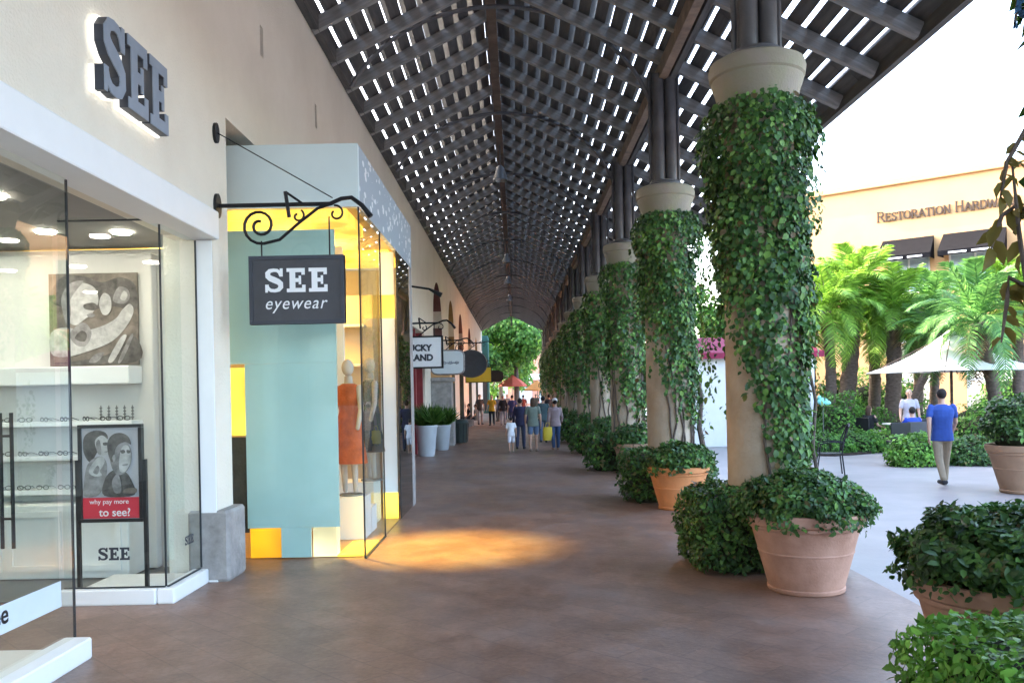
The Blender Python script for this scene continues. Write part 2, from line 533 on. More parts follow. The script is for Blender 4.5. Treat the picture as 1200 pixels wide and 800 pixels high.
def leaves_mesh(name, P, N, T, L, m, wide=.38, fold=.10, droop=.12, rnd=False):
    """one pointed, folded leaf (4 triangles) per row of P; N normals, T tip directions, L lengths"""
    P = np.asarray(P, float); N = np.asarray(N, float); T = np.asarray(T, float); L = np.asarray(L, float)[:, None]
    N /= np.linalg.norm(N, axis=1, keepdims=True) + 1e-9
    T = T - N * np.sum(T*N, axis=1, keepdims=True)
    T /= np.linalg.norm(T, axis=1, keepdims=True) + 1e-9
    S = np.cross(N, T)
    b = P
    l = P + T*L*.42 + S*L*wide + N*L*fold
    r = P + T*L*.42 - S*L*wide + N*L*fold
    c = P + T*L*.5
    t = P + T*L - N*L*droop
    n = len(P)
    if rnd:
        l1 = P + T*L*.22 + S*L*wide*.78 + N*L*fold*.8; r1 = P + T*L*.22 - S*L*wide*.78 + N*L*fold*.8
        l2 = P + T*L*.62 + S*L*wide*.86 + N*L*fold*.5; r2 = P + T*L*.62 - S*L*wide*.86 + N*L*fold*.5
        V = np.stack([b, l1, l2, t, r2, r1, c], 1).reshape(-1, 3)
        F = np.array([[0,6,1],[1,6,2],[2,6,3],[3,6,4],[4,6,5],[5,6,0]]); q = 7
    else:
        V = np.stack([b, l, c, r, t], 1).reshape(-1, 3)
        F = np.array([[0,2,1],[0,3,2],[1,2,4],[2,3,4]]); q = 5
    idx = (np.arange(n)*q)[:, None, None] + F[None]
    idx = idx.reshape(-1, 3)
    me = bpy.data.meshes.new(name)
    me.vertices.add(len(V)); me.vertices.foreach_set('co', V.ravel())
    me.loops.add(idx.size); me.loops.foreach_set('vertex_index', idx.ravel().astype(np.int32))
    me.polygons.add(len(idx))
    me.polygons.foreach_set('loop_start', (np.arange(len(idx))*3).astype(np.int32))
    me.polygons.foreach_set('loop_total', np.full(len(idx), 3, np.int32))
    me.materials.append(m)
    me.update(calc_edges=True)
    return me

def rand_dirs(n):
    d = rng.normal(size=(n, 3))
    return d / np.linalg.norm(d, axis=1, keepdims=True)

# text from the built-in font, as a mesh in the XZ plane facing -Y, centred on the origin
def text_mesh(s, height, m, extrude=.003, shear=0.0, spacing=1.0, bold=0.0):
    cu = bpy.data.curves.new("lettering", 'FONT')
    cu.body = s; cu.extrude = extrude; cu.shear = shear; cu.space_character = spacing; cu.offset = bold
    cu.resolution_u = 4
    o = bpy.data.objects.new("lettering", cu); COL.objects.link(o)
    dg = bpy.context.evaluated_depsgraph_get(); dg.update()
    me = bpy.data.meshes.new_from_object(o.evaluated_get(dg))
    bpy.data.objects.remove(o); bpy.data.curves.remove(cu)
    co = np.empty(len(me.vertices)*3); me.vertices.foreach_get('co', co); co = co.reshape(-1, 3)
    lo, hi = co.min(0), co.max(0)
    k = height / (hi[1]-lo[1])
    x = (co[:,0]-(lo[0]+hi[0])/2)*k; z = (co[:,1]-(lo[1]+hi[1])/2)*k; y = -co[:,2]
    me.vertices.foreach_set('co', np.stack([x, y, z], 1).ravel())
    me.materials.clear(); me.materials.append(m)
    me.update()
    return me, (hi[0]-lo[0])*k

# slab serif capitals on a 1-high cell
def slab_E():
    return [(0,0),(.78,0),(.78,.30),(.64,.30),(.64,.17),(.36,.17),(.36,.42),(.50,.42),(.50,.32),(.60,.32),(.60,.68),(.50,.68),(.50,.58),
            (.36,.58),(.36,.83),(.62,.83),(.62,.72),(.76,.72),(.76,1),(0,1),(0,.85),(.12,.85),(.12,.15),(0,.15)], .80
def slab_S():
    ctl = [(.66,.70),(.62,.84),(.52,.915),(.38,.93),(.22,.90),(.13,.80),(.14,.68),(.24,.59),(.40,.52),(.55,.45),(.66,.36),(.67,.22),(.58,.11),(.42,.07),(.26,.085),(.15,.16),(.11,.28)]
    wd =  [.05,.07,.07,.07,.085,.105,.115,.12,.125,.12,.115,.105,.085,.07,.07,.07,.05]
    L = []; Rr = []
    for i, (x, z) in enumerate(ctl):
        a = ctl[max(i-1,0)]; b = ctl[min(i+1,len(ctl)-1)]
        dx, dz = b[0]-a[0], b[1]-a[1]; q = math.hypot(dx, dz)
        nx, nz = -dz/q, dx/q
        L.append((x+nx*wd[i], z+nz*wd[i])); Rr.append((x-nx*wd[i], z-nz*wd[i]))
    # slab spurs at both ends
    return [(.60,.66)] + Rr[1:-1] + [(.13,.32),(.01,.32),(.01,-.01),(.10,-.01)] + list(reversed(L[1:-2])) + [(.73,.66)] if False else (L, Rr), .80
def add_slab_letter(mb, ch, x0, z0, h, y0, y1):
    if ch == 'E':
        poly, wdt = slab_E()
        mb.prism([(x0+a*h, z0+b*h) for a, b in poly], y0, y1)
    else:
        (L, Rr), wdt = slab_S()
        n = len(L)
        vs = []; fs = []
        for k in (y0, y1):
            for p in L: vs.append((x0+p[0]*h, k, z0+p[1]*h))
            for p in Rr: vs.append((x0+p[0]*h, k, z0+p[1]*h))
        for i in range(n-1):
            fs.append((i, i+1, n+i+1, n+i))
            fs.append((2*n+i, 3*n+i, 3*n+i+1, 2*n+i+1))
            fs.append((i, 2*n+i, 2*n+i+1, i+1))
            fs.append((n+i, n+i+1, 3*n+i+1, 3*n+i))
        fs.append((0, n, 3*n, 2*n)); fs.append((n-1, 3*n-1, 4*n-1, 2*n-1))
        mb.add(vs, fs)
        e = (y1-y0)*.02 + .0004
        mb.prism([(x0+a*h, z0+b*h) for a, b in [(.62,.66),(.76,.66),(.76,1.0),(.64,1.0)]], y0+e, y1-e)
        mb.prism([(x0+a*h, z0+b*h) for a, b in [(.02,0),(.12,0),(.17,.33),(.02,.33)]], y0+e, y1-e)
    return wdt*h
# thin serif capitals drawn with strokes
STROKES = {
 'R': [((.12,0),(.12,1)),((.12,.97),(.45,.97),(.60,.86),(.60,.64),(.45,.53),(.12,.53)),((.36,.53),(.70,.02)),((0,0),(.26,0)),((.6,0),(.8,0)),((0,1),(.2,1))],
 'E': [((.12,0),(.12,1)),((0,.98),(.58,.98),(.58,.82)),((.12,.52),(.46,.52),(.46,.62)),((0,.02),(.62,.02),(.62,.2))],
 'S': [((.55,.80),(.50,.94),(.32,.98),(.14,.92),(.10,.74),(.22,.60),(.42,.48),(.56,.34),(.54,.14),(.38,.03),(.18,.06),(.10,.24))],
 'T': [((.36,0),(.36,.97)),((.02,.80),(.04,.97),(.68,.97),(.70,.80)),((.24,.01),(.48,.01))],
 'O': [((.40,.02),(.16,.12),(.05,.35),(.05,.65),(.16,.88),(.40,.98),(.64,.88),(.75,.65),(.75,.35),(.64,.12),(.40,.02))],
 'A': [((.08,0),(.40,1),(.72,0)),((.20,.36),(.60,.36)),((0,.01),(.2,.01)),((.6,.01),(.8,.01))],
 'I': [((.14,0),(.14,1)),((.02,.01),(.26,.01)),((.02,.99),(.26,.99))],
 'N': [((.12,0),(.12,1)),((.12,.98),(.68,.02)),((.68,0),(.68,1)),((.02,.01),(.24,.01)),((0,.99),(.14,.99)),((.56,.99),(.80,.99))],
 'H': [((.12,0),(.12,1)),((.64,0),(.64,1)),((.12,.52),(.64,.52)),((.02,.01),(.24,.01)),((.02,.99),(.24,.99)),((.54,.01),(.76,.01)),((.54,.99),(.76,.99))],
 'D': [((.12,0),(.12,1)),((.02,.97),(.40,.97),(.64,.80),(.70,.5),(.64,.2),(.40,.03),(.02,.03))],
 'W': [((.02,1),(.26,0),(.5,.9),(.74,0),(.98,1)),((0,.99),(.16,.99)),((.86,.99),(1.02,.99))],
}
STW = {'R':.82,'E':.70,'S':.68,'T':.76,'O':.86,'A':.82,'I':.34,'N':.86,'H':.82,'D':.80,'W':1.04}
def stroke_letter(ch, h, th, y0, y1):
    mb = MB()
    for k, st in enumerate(STROKES[ch]):
        for (a, b) in zip(st[:-1], st[1:]):
            dx, dz = (b[0]-a[0])*h, (b[1]-a[1])*h; q = math.hypot(dx, dz)
            t = th * (1.0 if abs(dz) > abs(dx)*.6 else .55)
            nx, nz = -dz/q*t/2, dx/q*t/2
            ax, az, bx_, bz = a[0]*h, a[1]*h, b[0]*h, b[1]*h
            e = .0015*(len(mb.f) % 7)
            mb.prism([(ax+nx,az+nz),(ax-nx,az-nz),(bx_-nx,bz-nz),(bx_+nx,bz+nz)], y0+e, y1)
    return mb

# ------------------------------------------------------------------ SETTING: ground
WX = -3.05                       # plane of the shop wall
tag(MB().add([(-150,-150,-.004),(250,-150,-.004),(250,320,-.004),(-150,320,-.004)], [(0,1,2,3)]).build('courtyard_ground', M['court']), kind='structure')
tag(MB().add([(-8.7,-12,0),(3.35,-12,0),(3.35,84,0),(-8.7,84,0)], [(0,1,2,3)]).build('walkway', M['floor']), kind='structure')

# ------------------------------------------------------------------ the shopping building on the left
bld = thing('shopping_building', 'long cream stucco shop building with arched recesses along the arcade', 'building', (0,0,0))
TOP = 7.95
def arch(y0, y1, zs, zt):
    def f(y):
        t = (y - (y0+y1)/2) / ((y1-y0)/2)
        return zs + (zt-zs)*math.sqrt(max(0, 1-t*t))
    return f
openings = [  # y0, y1, z0, z1 (or arch springing, top)
    (-6, 8.65, 0, 3.52, None), (9.12, 14.7, 0, 4.85, None),
    (10.45, 10.58, 6.05, 6.42, None), (13.3, 13.43, 6.05, 6.42, None), (16.4, 16.53, 6.05, 6.42, None), (19.4, 19.53, 6.05, 6.42, None),
    (17.6, 21.4, 0, 3.7, None), (22.6, 28.6, 0, 3.9, None),
    (31.8, 35.6, 0, 4.4, 6.25), (39, 42.6, 0, 4.5, 6.3), (46, 49.6, 0, 4.5, 6.3), (55, 58.6, 0, 4.4, 6.2), (64.5, 68.2, 0, 4.4, 6.2)]
cuts = sorted(set([-30, 78] + [v for o in openings for v in o[:2]]))
wl = MB()
TH = .5
for a, b in zip(cuts[:-1], cuts[1:]):
    mid = (a+b)/2
    ops = sorted([o for o in openings if o[0] <= mid <= o[1]], key=lambda o: o[2])
    z = 0
    for o in ops:
        if o[2] > z: wl.box(WX-TH, a, z, WX, b, o[2])
        z = o[3]
        if o[4]:
            f = arch(o[0], o[1], o[3], o[4]); n = 14
            for i in range(n):
                ya, yb = a+(b-a)*i/n, a+(b-a)*(i+1)/n
                wl.prism([(ya, f(ya)), (yb, f(yb)), (yb, TOP), (ya, TOP)], WX-TH, WX, 'x')
            z = None
    if z is not None: wl.box(WX-TH, a, z, WX, b, TOP)
wl.build('wall', M['stucco'], bld)
MB().box(-9, -30, TOP-.3, WX-TH-.002, 78, TOP).build('roof_slab', M['soffit'], bld)
MB().box(-30, -70, 0, -9.002, 95, 14).build('unseen_sun_blocker', M['stucco'], bld)  # unseen mass added and sized to keep sun off the arcade and roof
MB().box(WX-TH, -30, TOP+.002, WX+.02, 78, TOP+.10).build('coping', M['stone'], bld)
# stone pier foot by the lit corner and by the far shop
for nm, y0, y1, x1, z1 in [('stone_pier_foot', 8.62, 9.16, -2.93, .72)]:
    MB().bbox(WX-.3, y0, 0, x1, y1, z1, .03).build(nm, M['stone'], bld)
# infills of the far openings
def infill(y0, y1, z1, m, name='shopfront_infill', depth=.42):
    return MB().box(WX-depth-.05, y0, 0, WX-depth, y1, z1).build(name, m, bld)
infill(17.6, 21.4, 3.7, M['dkglass']); infill(22.6, 28.6, 3.9, M['greige'])
fa = mat('dusty_rose_infill', (.25, .12, .10), .7, .2, 2, .1); fb = mat('ochre_infill', (.50, .32, .12), .7, .2, 2, .1)
for (y0, y1, c) in [(31.8, 35.6, fa), (39, 42.6, fb), (46, 49.6, fa), (55, 58.6, fb), (64.5, 68.2, fa)]:
    infill(y0, y1, 6.4, c, 'arch_infill')
    MB().box(WX-.36, y0+.4, 0, WX-.33, y1-.4, 4.0).build('arch_window', M['dkglass'], bld)
rv = [mat('dark_red_reveal', (.17, .075, .065), .8, .2, 2, .1), mat('ochre_reveal', (.42, .26, .10), .8, .2, 2, .1), mat('rose_reveal', (.33, .16, .12), .8, .2, 2, .1)]
gr_ = mat('grey_green_reveal', (.13, .14, .11), .7, .2, 2, .1)
for j, (y0, y1, zs, zt) in enumerate([(31.8,35.6,4.4,6.25),(39,42.6,4.5,6.3),(46,49.6,4.5,6.3),(55,58.6,4.4,6.2),(64.5,68.2,4.4,6.2)]):
    f = arch(y0, y1, zs, zt); f2 = arch(y0+.02, y1-.02, zs, zt-.02)
    n = 16; ys = [y1-.0 - (y1-y0)*i/n*.5 for i in range(n+1)]
    ys2 = [y1-.02 - (y1-y0-.04)*i/n*.5 for i in range(n+1)]
    lo = 3.6 if j != 1 else 2.4
    MB().prism([(y1, lo)] + [(y, f(y)-.001) for y in ys] + [(y, f2(y)) for y in reversed(ys2)] + [(y1-.02, lo)], WX-.40, WX+.004, 'x').build('arch_reveal', rv[(0,1,2,0,1)[j]], bld)
    MB().box(WX-.40, y1-.02, 0, WX+.004, y1, lo-.002).build('reveal_panel', gr_, bld)
# glazed shop between: white posts, maroon banner door, shop windows
for y in (17.7, 19.5, 21.2): MB().bbox(WX-.3, y, 0, WX-.06, y+.16, 3.7, .01).build('window_post', M['white'], bld)
for y in (22.7, 24.6, 26.5, 28.4): MB().bbox(WX-.3, y, 0, WX-.06, y+.14, 3.9, .01).build('window_post', M['maroon'], bld)
MB().box(WX-.28, 24.8, .2, WX-.24, 26.4, 3.0).build('door', M['maroon'], bld)
MB().box(WX-.28, 22.9, .5, WX-.24, 24.5, 3.0).build('window', M['winglass'], bld)
# white pilaster and projecting stone pier beyond the lit shop
MB().bbox(WX-.1, 21.45, 0, WX+.16, 22.3, 3.9, .02).build('pilaster', M['white'], bld)

sp = thing('stone_pier', 'grey projecting stone pier with ochre cap before the arched recesses', 'pier', (-2.6, 31.0, 0))
MB().bbox(-.45, -.55, 0, .35, .55, .95, .03).build('pier_foot', M['stone'], sp)
MB().bbox(-.45, -.48, .952, .28, .48, 2.3, .02).build('pier_shaft', M['stone'], sp)
MB().bbox(-.45, -.55, 2.302, .36, .55, 2.45, .03).build('pier_cap', M['stone'], sp)
MB().bbox(-.45, -.42, 2.452, .24, .42, 3.4, .02).build('pier_panel', M['adobe2'], sp)

# ------------------------------------------------------------------ eyewear shop (near left)
shop = thing('eyewear_shopfront', 'white framed glass shopfront with recessed entrance in cream wall', 'shopfront', (-3.22, 6.2, 0))
ox, oy = 3.22, -6.2          # world -> local offsets
def SB(x0, y0, z0, x1, y1, z1): return MB().box(x0+ox, y0+oy, z0, x1+ox, y1+oy, z1)
def SBB(x0, y0, z0, x1, y1, z1, b=.01): return MB().bbox(x0+ox, y0+oy, z0, x1+ox, y1+oy, z1, b)
SBB(WX-.28, -5.9, 3.46, WX+.07, 8.66, 3.74, .012).build('fascia', M['white'], shop)
SB(-8.6, -5.9, 3.53, WX-.285, 9.45, 3.60).build('soffit', M['soffit'], shop)
# plinths
SBB(-3.30, -4, 0, -3.10, 6.17, .15, .012).build('plinth', M['white'], shop)
SBB(-3.30, 7.74, 0, -3.14, 8.62, .14, .012).build('plinth', M['white'], shop)
SBB(-4.18, 7.72, 0, -3.302, 7.86, .14, .012).build('plinth', M['white'], shop)
SBB(-3.225, 8.625, 0, -3.052, 8.648, 3.455, .004).build('jamb', M['white'], shop)
# panes
SB(-3.226, -4, .152, -3.214, 6.15, 3.455).build('front_pane', M['glassfront'], shop)
SB(-3.226, 7.79, .142, -3.214, 8.61, 3.455).build('side_pane', M['glass'], shop)
SB(-4.16, 7.79, .142, -3.235, 7.802, 3.525).build('return_pane', M['glass'], shop)
# seals
for (x, y) in [(-3.22, 6.158), (-3.228, 7.786), (-3.212, 8.615)]:
    SB(x-.007, y-.007, .155, x+.007, y+.007, 3.45).build('glazing_seal', M['seal'], shop)
SB(-4.16, 7.786, 3.49, -3.24, 7.808, 3.505).build('glazing_seal', M['seal'], shop)
SB(-4.16, 7.783, .143, -3.24, 7.81, .152).build('glazing_seal', M['seal'], shop)
SB(-3.232, 7.81, .143, -3.208, 8.60, .152).build('glazing_seal', M['seal'], shop)
# interior shell
SB(-8.6, 7.88, .006, -3.31, 9.4, .012).build('shop_floor', M['darkfloor'], shop)
SB(-8.6, 9.46, 0, -3.60, 9.52, 3.525).build('back_wall', M['shelfwall'], shop)
SB(-8.66, -5.9, 0, -8.602, 9.46, 3.525).build('side_wall', M['shelfwall'], shop)
for (x, y) in [(-3.9, 8.5), (-4.6, 8.4), (-5.3, 8.5), (-6.1, 8.3), (-4.2, 6.9), (-5.2, 6.8), (-6.3, 6.7), (-4.4, 5.2), (-5.4, 5.0), (-6.4, 4.8), (-5, 3), (-6.5, 2.5)]:
    MB().lathe([(.02, 3.522), (.075, 3.521), (.09, 3.512), (.10, 3.528)], x+ox, y+oy, 16).build('downlight', M['shoplight'], shop)
# glass door with ladder handles, behind the near window
dr = SB(-5.25, 7.80, .03, -4.22, 7.812, 3.45).build('glass_door', M['glass'], shop)
hd = MB()
for x in (-4.585, -4.685):
    hd.tube([(x+ox, 7.74+oy, .53), (x+ox, 7.74+oy, 1.76)], .017, 8)
for z in (.80, 1.55): hd.tube([(-4.60+ox, 7.742+oy, z), (-4.67+ox, 7.742+oy, z)], .013, 6)
hd.build('handle', M['black'], dr, True)
# white vinyl band on the near pane, with the end of a word
bd = SB(-3.2125, 3.0, .42, -3.211, 5.97, .60).build('vinyl_band', M['vinyl'], shop)
me, wd = text_mesh('see', .085, M['black'], .001, bold=.015)
link('lettering', me, bd, (-3.2085+ox, 5.345+oy-wd/2, .52), (0, 0, R(90)))
# platform inside the near window
SBB(-4.3, -3.5, .014, -3.35, 6.05, .10, .01).build('window_platform', M['offwhite'], shop)
SBB(-4.1, 7.95, .014, -3.35, 8.62, .10, .01).build('window_platform', M['offwhite'], shop)
# small SEE decals
def see_flat(h, m, parent, loc, rz, name='decal', t=.002):
    mb = MB(); x = 0
    for ch in 'SEE': x += add_slab_letter(mb, ch, x, 0, h, -t, 0) + h*.06
    for i, v in enumerate(mb.v): mb.v[i] = (v[0]-x/2, v[1], v[2])
    return link(name, mb.mesh(name, m), parent, loc, (0, 0, rz))
see_flat(.085, M['letter_dark'], shop, (-3.20+ox, 8.28+oy, .45), R(90))
see_flat(.115, M['letter_dark'], shop, (-3.69+ox, 7.775+oy, .40), 0)

# raised letters over the window
sg = thing('raised_letter_sign', 'three large dark raised slab letters with white halo on cream wall', 'sign', (WX, 6.16, 4.10))
hL = .57; yy = 0.0
SQ = Matrix.Scale(.79, 4, (1, 0, 0))
for ch in 'SEE':
    mb = MB(); wdt = add_slab_letter(mb, ch, 0, 0, hL, -.112, -.045)*.79
    me = mb.mesh('letter', M['letter_dark']); me.transform(SQ)
    l = link('letter', me, sg, (0, yy, 0), (0, 0, R(90)))
    mb = MB(); add_slab_letter(mb, ch, 0, 0, hL, -.122, -.114)
    me = mb.mesh('letter_face', M['letter_face']); me.transform(SQ); link('letter_face', me, l)
    mb = MB(); add_slab_letter(mb, ch, 0, 0, hL*1.05, -.042, -.012)
    me = mb.mesh('halo_backing', M['halo']); me.transform(SQ); link('halo_backing', me, l, (-.018, 0, -.015))
    yy += wdt + .035

# display wall inside: shelves, cabinets, big photograph
dw = thing('display_wall', 'white shelving wall with ledge, shelves and cabinets behind shop glass', 'shelving', (-5.2, 9.2, 0))
dx, dy = 5.2, -9.2
MB().bbox(-8.4+dx, 9.30+dy, .02, -3.95+dx, 9.44+dy, 3.45, .01).build('panel', M['shelfwall'], dw)
MB().bbox(-8.4+dx, 8.98+dy, 2.03, -4.07+dx, 9.298+dy, 2.22, .01).build('ledge', M['white'], dw)
for z in (1.64, 1.28, .92):
    MB().bbox(-8.4+dx, 9.02+dy, z-.05, -4.07+dx, 9.298+dy, z, .006).build('shelf', M['white'], dw)
MB().bbox(-8.4+dx, 8.84+dy, .02, -4.05+dx, 9.298+dy, .78, .012).build('cabinet', M['offwhite'], dw)
for i in range(5):
    x = -4.12 - i*.62
    fr = MB()
    x0, x1, z0, z1 = x-.56, x, .10, .72
    for q in ((x0, z0, x1, z0+.06), (x0, z1-.06, x1, z1), (x0, z0+.061, x0+.06, z1-.061), (x1-.06, z0+.061, x1, z1-.061)):
        fr.box(q[0]+dx, 8.815+dy, q[1], q[2]+dx, 8.838+dy, q[3])
    fr.build('cabinet_door', M['offwhite'], dw)

ph = thing('framed_photograph', 'large grey photograph of a reclining figure above the white ledge', 'picture', (-4.565, 9.28, 2.235))
MB().box(-.48, -.03, 0, .48, 0, 1.0).build('backboard', M['p_brown'], ph)
def poly(pts, y, m, par, name):
    return MB().prism(pts, y-.0015, y, 'y').build(name, m, par)
def ell(cx, cz, rx, rz, n=18, rot=0, seed=0, rough=.06):
    rr = random.Random(seed); o = []
    for i in range(n):
        a = 2*math.pi*i/n; k = 1+rr.uniform(-rough, rough)
        x, z = rx*math.cos(a)*k, rz*math.sin(a)*k
        o.append((cx+x*math.cos(rot)-z*math.sin(rot), cz+x*math.sin(rot)+z*math.cos(rot)))
    return o
def spl(pts, n=5):
    """closed smooth outline through the points"""
    o = []; N = len(pts)
    for i in range(N):
        p0, p1, p2, p3 = [Vector((*pts[(i+k) % N], 0)) for k in (-1, 0, 1, 2)]
        for j in range(n):
            t = j/n
            q = .5*((2*p1) + (p2-p0)*t + (2*p0-5*p1+4*p2-p3)*t*t + (3*p1-p0-3*p2+p3)*t**3)
            o.append((q.x, q.y))
    return o
def layers(par, y0, lst):
    for i, (pts, m) in enumerate(lst):
        poly(spl(pts), y0 - .0012*i, M[m], par, 'printed_shape')
pr = poly([(-.475,.01),(.475,.01),(.475,.99),(-.475,.99)], -.0315, M['p_brown'], ph, 'print')
layers(pr, -.0335, [
 ([(-.46,.70),(-.34,.96),(-.10,.97),(.10,.90),(.30,.95),(.46,.86),(.46,.60),(.2,.64),(-.1,.6)], 'p_dark'),
 ([(-.30,.52),(-.33,.70),(-.26,.86),(-.12,.90),(.02,.84),(.06,.70),(.0,.58),(-.10,.50),(-.20,.44)], 'p_light'),
 ([(-.32,.54),(-.34,.74),(-.25,.89),(-.10,.92),(-.16,.84),(-.24,.72),(-.24,.56),(-.28,.44)], 'p_mid'),
 ([(-.10,.66),(.0,.68),(.05,.64),(.02,.60),(-.08,.61)], 'p_dark'),
 ([(-.07,.55),(-.01,.57),(.02,.54),(-.03,.52)], 'p_mid'),
 ([(-.46,.14),(-.30,.10),(-.05,.16),(.20,.26),(.36,.42),(.44,.58),(.40,.66),(.32,.60),(.24,.50),(.08,.42),(-.12,.38),(-.30,.42),(-.46,.36)], 'p_light'),
 ([(-.26,.34),(-.14,.46),(-.06,.44),(-.02,.34),(-.08,.22),(-.18,.22)], 'p_mid'),
 ([(-.20,.30),(-.13,.38),(-.07,.34),(-.10,.26)], 'p_dark'),
 ([(.10,.56),(.07,.68),(.12,.78),(.19,.74),(.20,.62),(.16,.55)], 'p_light'),
 ([(.22,.70),(.28,.84),(.38,.82),(.40,.72),(.33,.66)], 'p_mid'),
 ([(.30,.72),(.34,.80),(.38,.76),(.35,.70)], 'p_light'),
 ([(-.46,.03),(-.2,.05),(.1,.10),(.3,.20),(.46,.30),(.46,.03)], 'p_dark'),
 ([(.16,.06),(.22,.05),(.36,.30),(.30,.30)], 'p_light'), ([(.27,.05),(.31,.05),(.43,.30),(.40,.31)], 'p_mid'),
 ([(-.05,.04),(.04,.04),(.12,.14),(.02,.12)], 'p_mid')])

# poster on a slim black stand
ps = thing('poster_stand', 'slim black stand holding a red and grey poster behind shop glass', 'poster stand', (-3.80, 7.98, .10))
for s in (-1, 1):
    MB().box(s*.315-.015, -.02, .0, s*.315+.015, .02, 1.20).build('leg', M['black'], ps)
fr = MB(); fr.box(-.297,-.03,1.50,.297,.03,1.53); fr.box(-.297,-.03,.62,.297,.03,.65); fr.box(-.297,-.03,.652,-.267,.03,1.498); fr.box(.267,-.03,.652,.297,.03,1.498)
fr.build('frame', M['black'], ps)
pp = MB().box(-.266,-.012,.652,.266,.012,1.498).build('poster', M['p_bg'], ps)
poly([(-.264,.656),(.264,.656),(.264,.85),(-.264,.85)], -.014, M['red'], pp, 'print_band')
me, wd = text_mesh('why pay more', .058, M['sign_white'], .001); link('lettering', me, pp, (-.02,-.0165,.805))
me, wd = text_mesh('to see?', .075, M['sign_white'], .001, bold=.01); link('lettering', me, pp, (.03,-.0165,.712))
layers(pp, -.0135, [
 ([(-.25,1.28),(-.24,1.42),(-.15,1.475),(-.05,1.46),(-.02,1.40),(-.08,1.36),(-.13,1.26),(-.19,1.18)], 'p_dark'),
 ([(-.14,1.38),(-.08,1.43),(-.03,1.40),(-.005,1.35),(.0,1.30),(-.03,1.255),(-.08,1.24),(-.12,1.28)], 'p_light'),
 ([(-.12,1.27),(-.13,1.36),(-.10,1.39),(-.085,1.32),(-.085,1.25)], 'p_mid'),
 ([(-.065,1.360),(-.03,1.365),(-.012,1.350),(-.03,1.337),(-.06,1.338)], 'p_dark'),
 ([(-.055,1.277),(-.02,1.285),(-.03,1.270)], 'p_mid'),
 ([(-.25,.98),(-.22,1.14),(-.15,1.22),(-.07,1.23),(-.03,1.15),(-.05,1.0),(-.12,.87),(-.25,.87)], 'p_mid'),
 ([(-.20,1.10),(-.14,1.20),(-.08,1.235),(-.05,1.20),(-.07,1.14),(-.10,1.10),(-.08,1.06),(-.15,1.05)], 'p_light'),
 ([(-.16,1.09),(-.12,1.15),(-.10,1.12),(-.12,1.07)], 'p_mid'),
 ([(-.06,.87),(-.05,1.02),(.02,1.10),(.12,1.10),(.19,1.02),(.22,.87)], 'p_dark'),
 ([(.02,1.12),(.0,1.22),(.01,1.33),(.06,1.40),(.14,1.39),(.19,1.32),(.205,1.24),(.19,1.15),(.14,1.08),(.07,1.06)], 'p_mid'),
 ([(.09,1.10),(.09,1.22),(.12,1.32),(.17,1.33),(.195,1.25),(.185,1.16),(.14,1.09)], 'p_light'),
 ([(-.01,1.24),(-.02,1.36),(.03,1.435),(.11,1.45),(.18,1.41),(.20,1.34),(.15,1.365),(.09,1.345),(.055,1.30),(.04,1.22),(.02,1.18)], 'p_dark'),
 ([(.10,1.285),(.135,1.292),(.145,1.268),(.115,1.258)], 'p_dark'), ([(.16,1.29),(.192,1.285),(.19,1.262),(.165,1.262)], 'p_dark'),
 ([(.025,1.22),(.045,1.25),(.055,1.21),(.04,1.18)], 'p_light'),
 ([(.12,1.155),(.165,1.165),(.17,1.150),(.13,1.142)], 'p_mid'),
 ([(.04,.90),(.02,1.0),(.07,1.07),(.10,1.0),(.10,.90)], 'p_mid'),
 ([(.13,.89),(.14,.93),(.24,.935),(.24,.89)], 'p_brown')])
# folded leaflet panel behind the stand
# spectacles on the shelves
sp_me = MB()
for s in (-1, 1):
    sp_me.tube([(s*.036+.028*math.cos(a), 0, .024+.022*math.sin(a)) for a in np.linspace(0, 2*math.pi, 12, endpoint=False)], .0045, 5, True)
    sp_me.tube([(s*.064, 0, .034), (s*.066, .06, .034), (s*.064, .13, .010)], .004, 4)
sp_me.tube([(-.009, 0, .03), (.009, 0, .03)], .004, 4)
spm = sp_me.mesh('spectacles', M['black'], True)
spm2 = spm.copy(); spm2.materials[0] = M['galv']
rows = {1.64: 'on the highest white shelf below the photograph ledge', 1.28: 'on the middle white shelf behind the poster stand', .92: 'on the lowest white shelf above the cabinets'}
for z, ph_ in rows.items():
    for i in range(9):
        x = -4.16 - i*.21 - random.uniform(0, .07)
        o = link('spectacles', spm if random.random() < .55 else spm2, None, (x, 9.08, z+.001), (0, 0, random.uniform(-.7, .7)))
        tag(o, 'small pair of glasses standing ' + ph_, 'glasses', 'glasses displayed on the shop shelves')
# little eyeglass stands on the top shelf
stm = MB()
for k in range(4): stm.ball((0, 0, .03+k*.034), .016, .016, .012, 8, 6)
stm.tube([(0,0,0),(0,0,.16)], .006, 6)
stm = stm.mesh('display_stand', M['galv'], True)
for i in range(5):
    o = link('display_stand', stm, None, (-4.14 - i*.085, 9.2, 1.641))
    tag(o, 'beaded upright glasses stand at the right end of the highest shelf', 'display stand', 'beaded stands on the top shelf')

# ------------------------------------------------------------------ lit glass shop box
lit = thing('glass_shop_box', 'glowing glass shop box with mint panel projecting from cream wall', 'shopfront', (-1.75, 9.7, 0))
lx, ly = 1.75, -9.7
def LB(x0, y0, z0, x1, y1, z1): return MB().box(x0+lx, y0+ly, z0, x1+lx, y1+ly, z1)
FX = -1.75
LB(-3.56, 9.70, 4.0, FX-.002, 9.80, 4.72).build('front_header', M['mintpale'], lit)
LB(FX-.06, 9.802, 4.003, FX, 14.58, 4.72).build('printed_header', M['petal'], lit)
LB(-3.56, 9.802, 4.66, FX-.062, 14.6, 4.715).build('lid', M['mintpale'], lit)
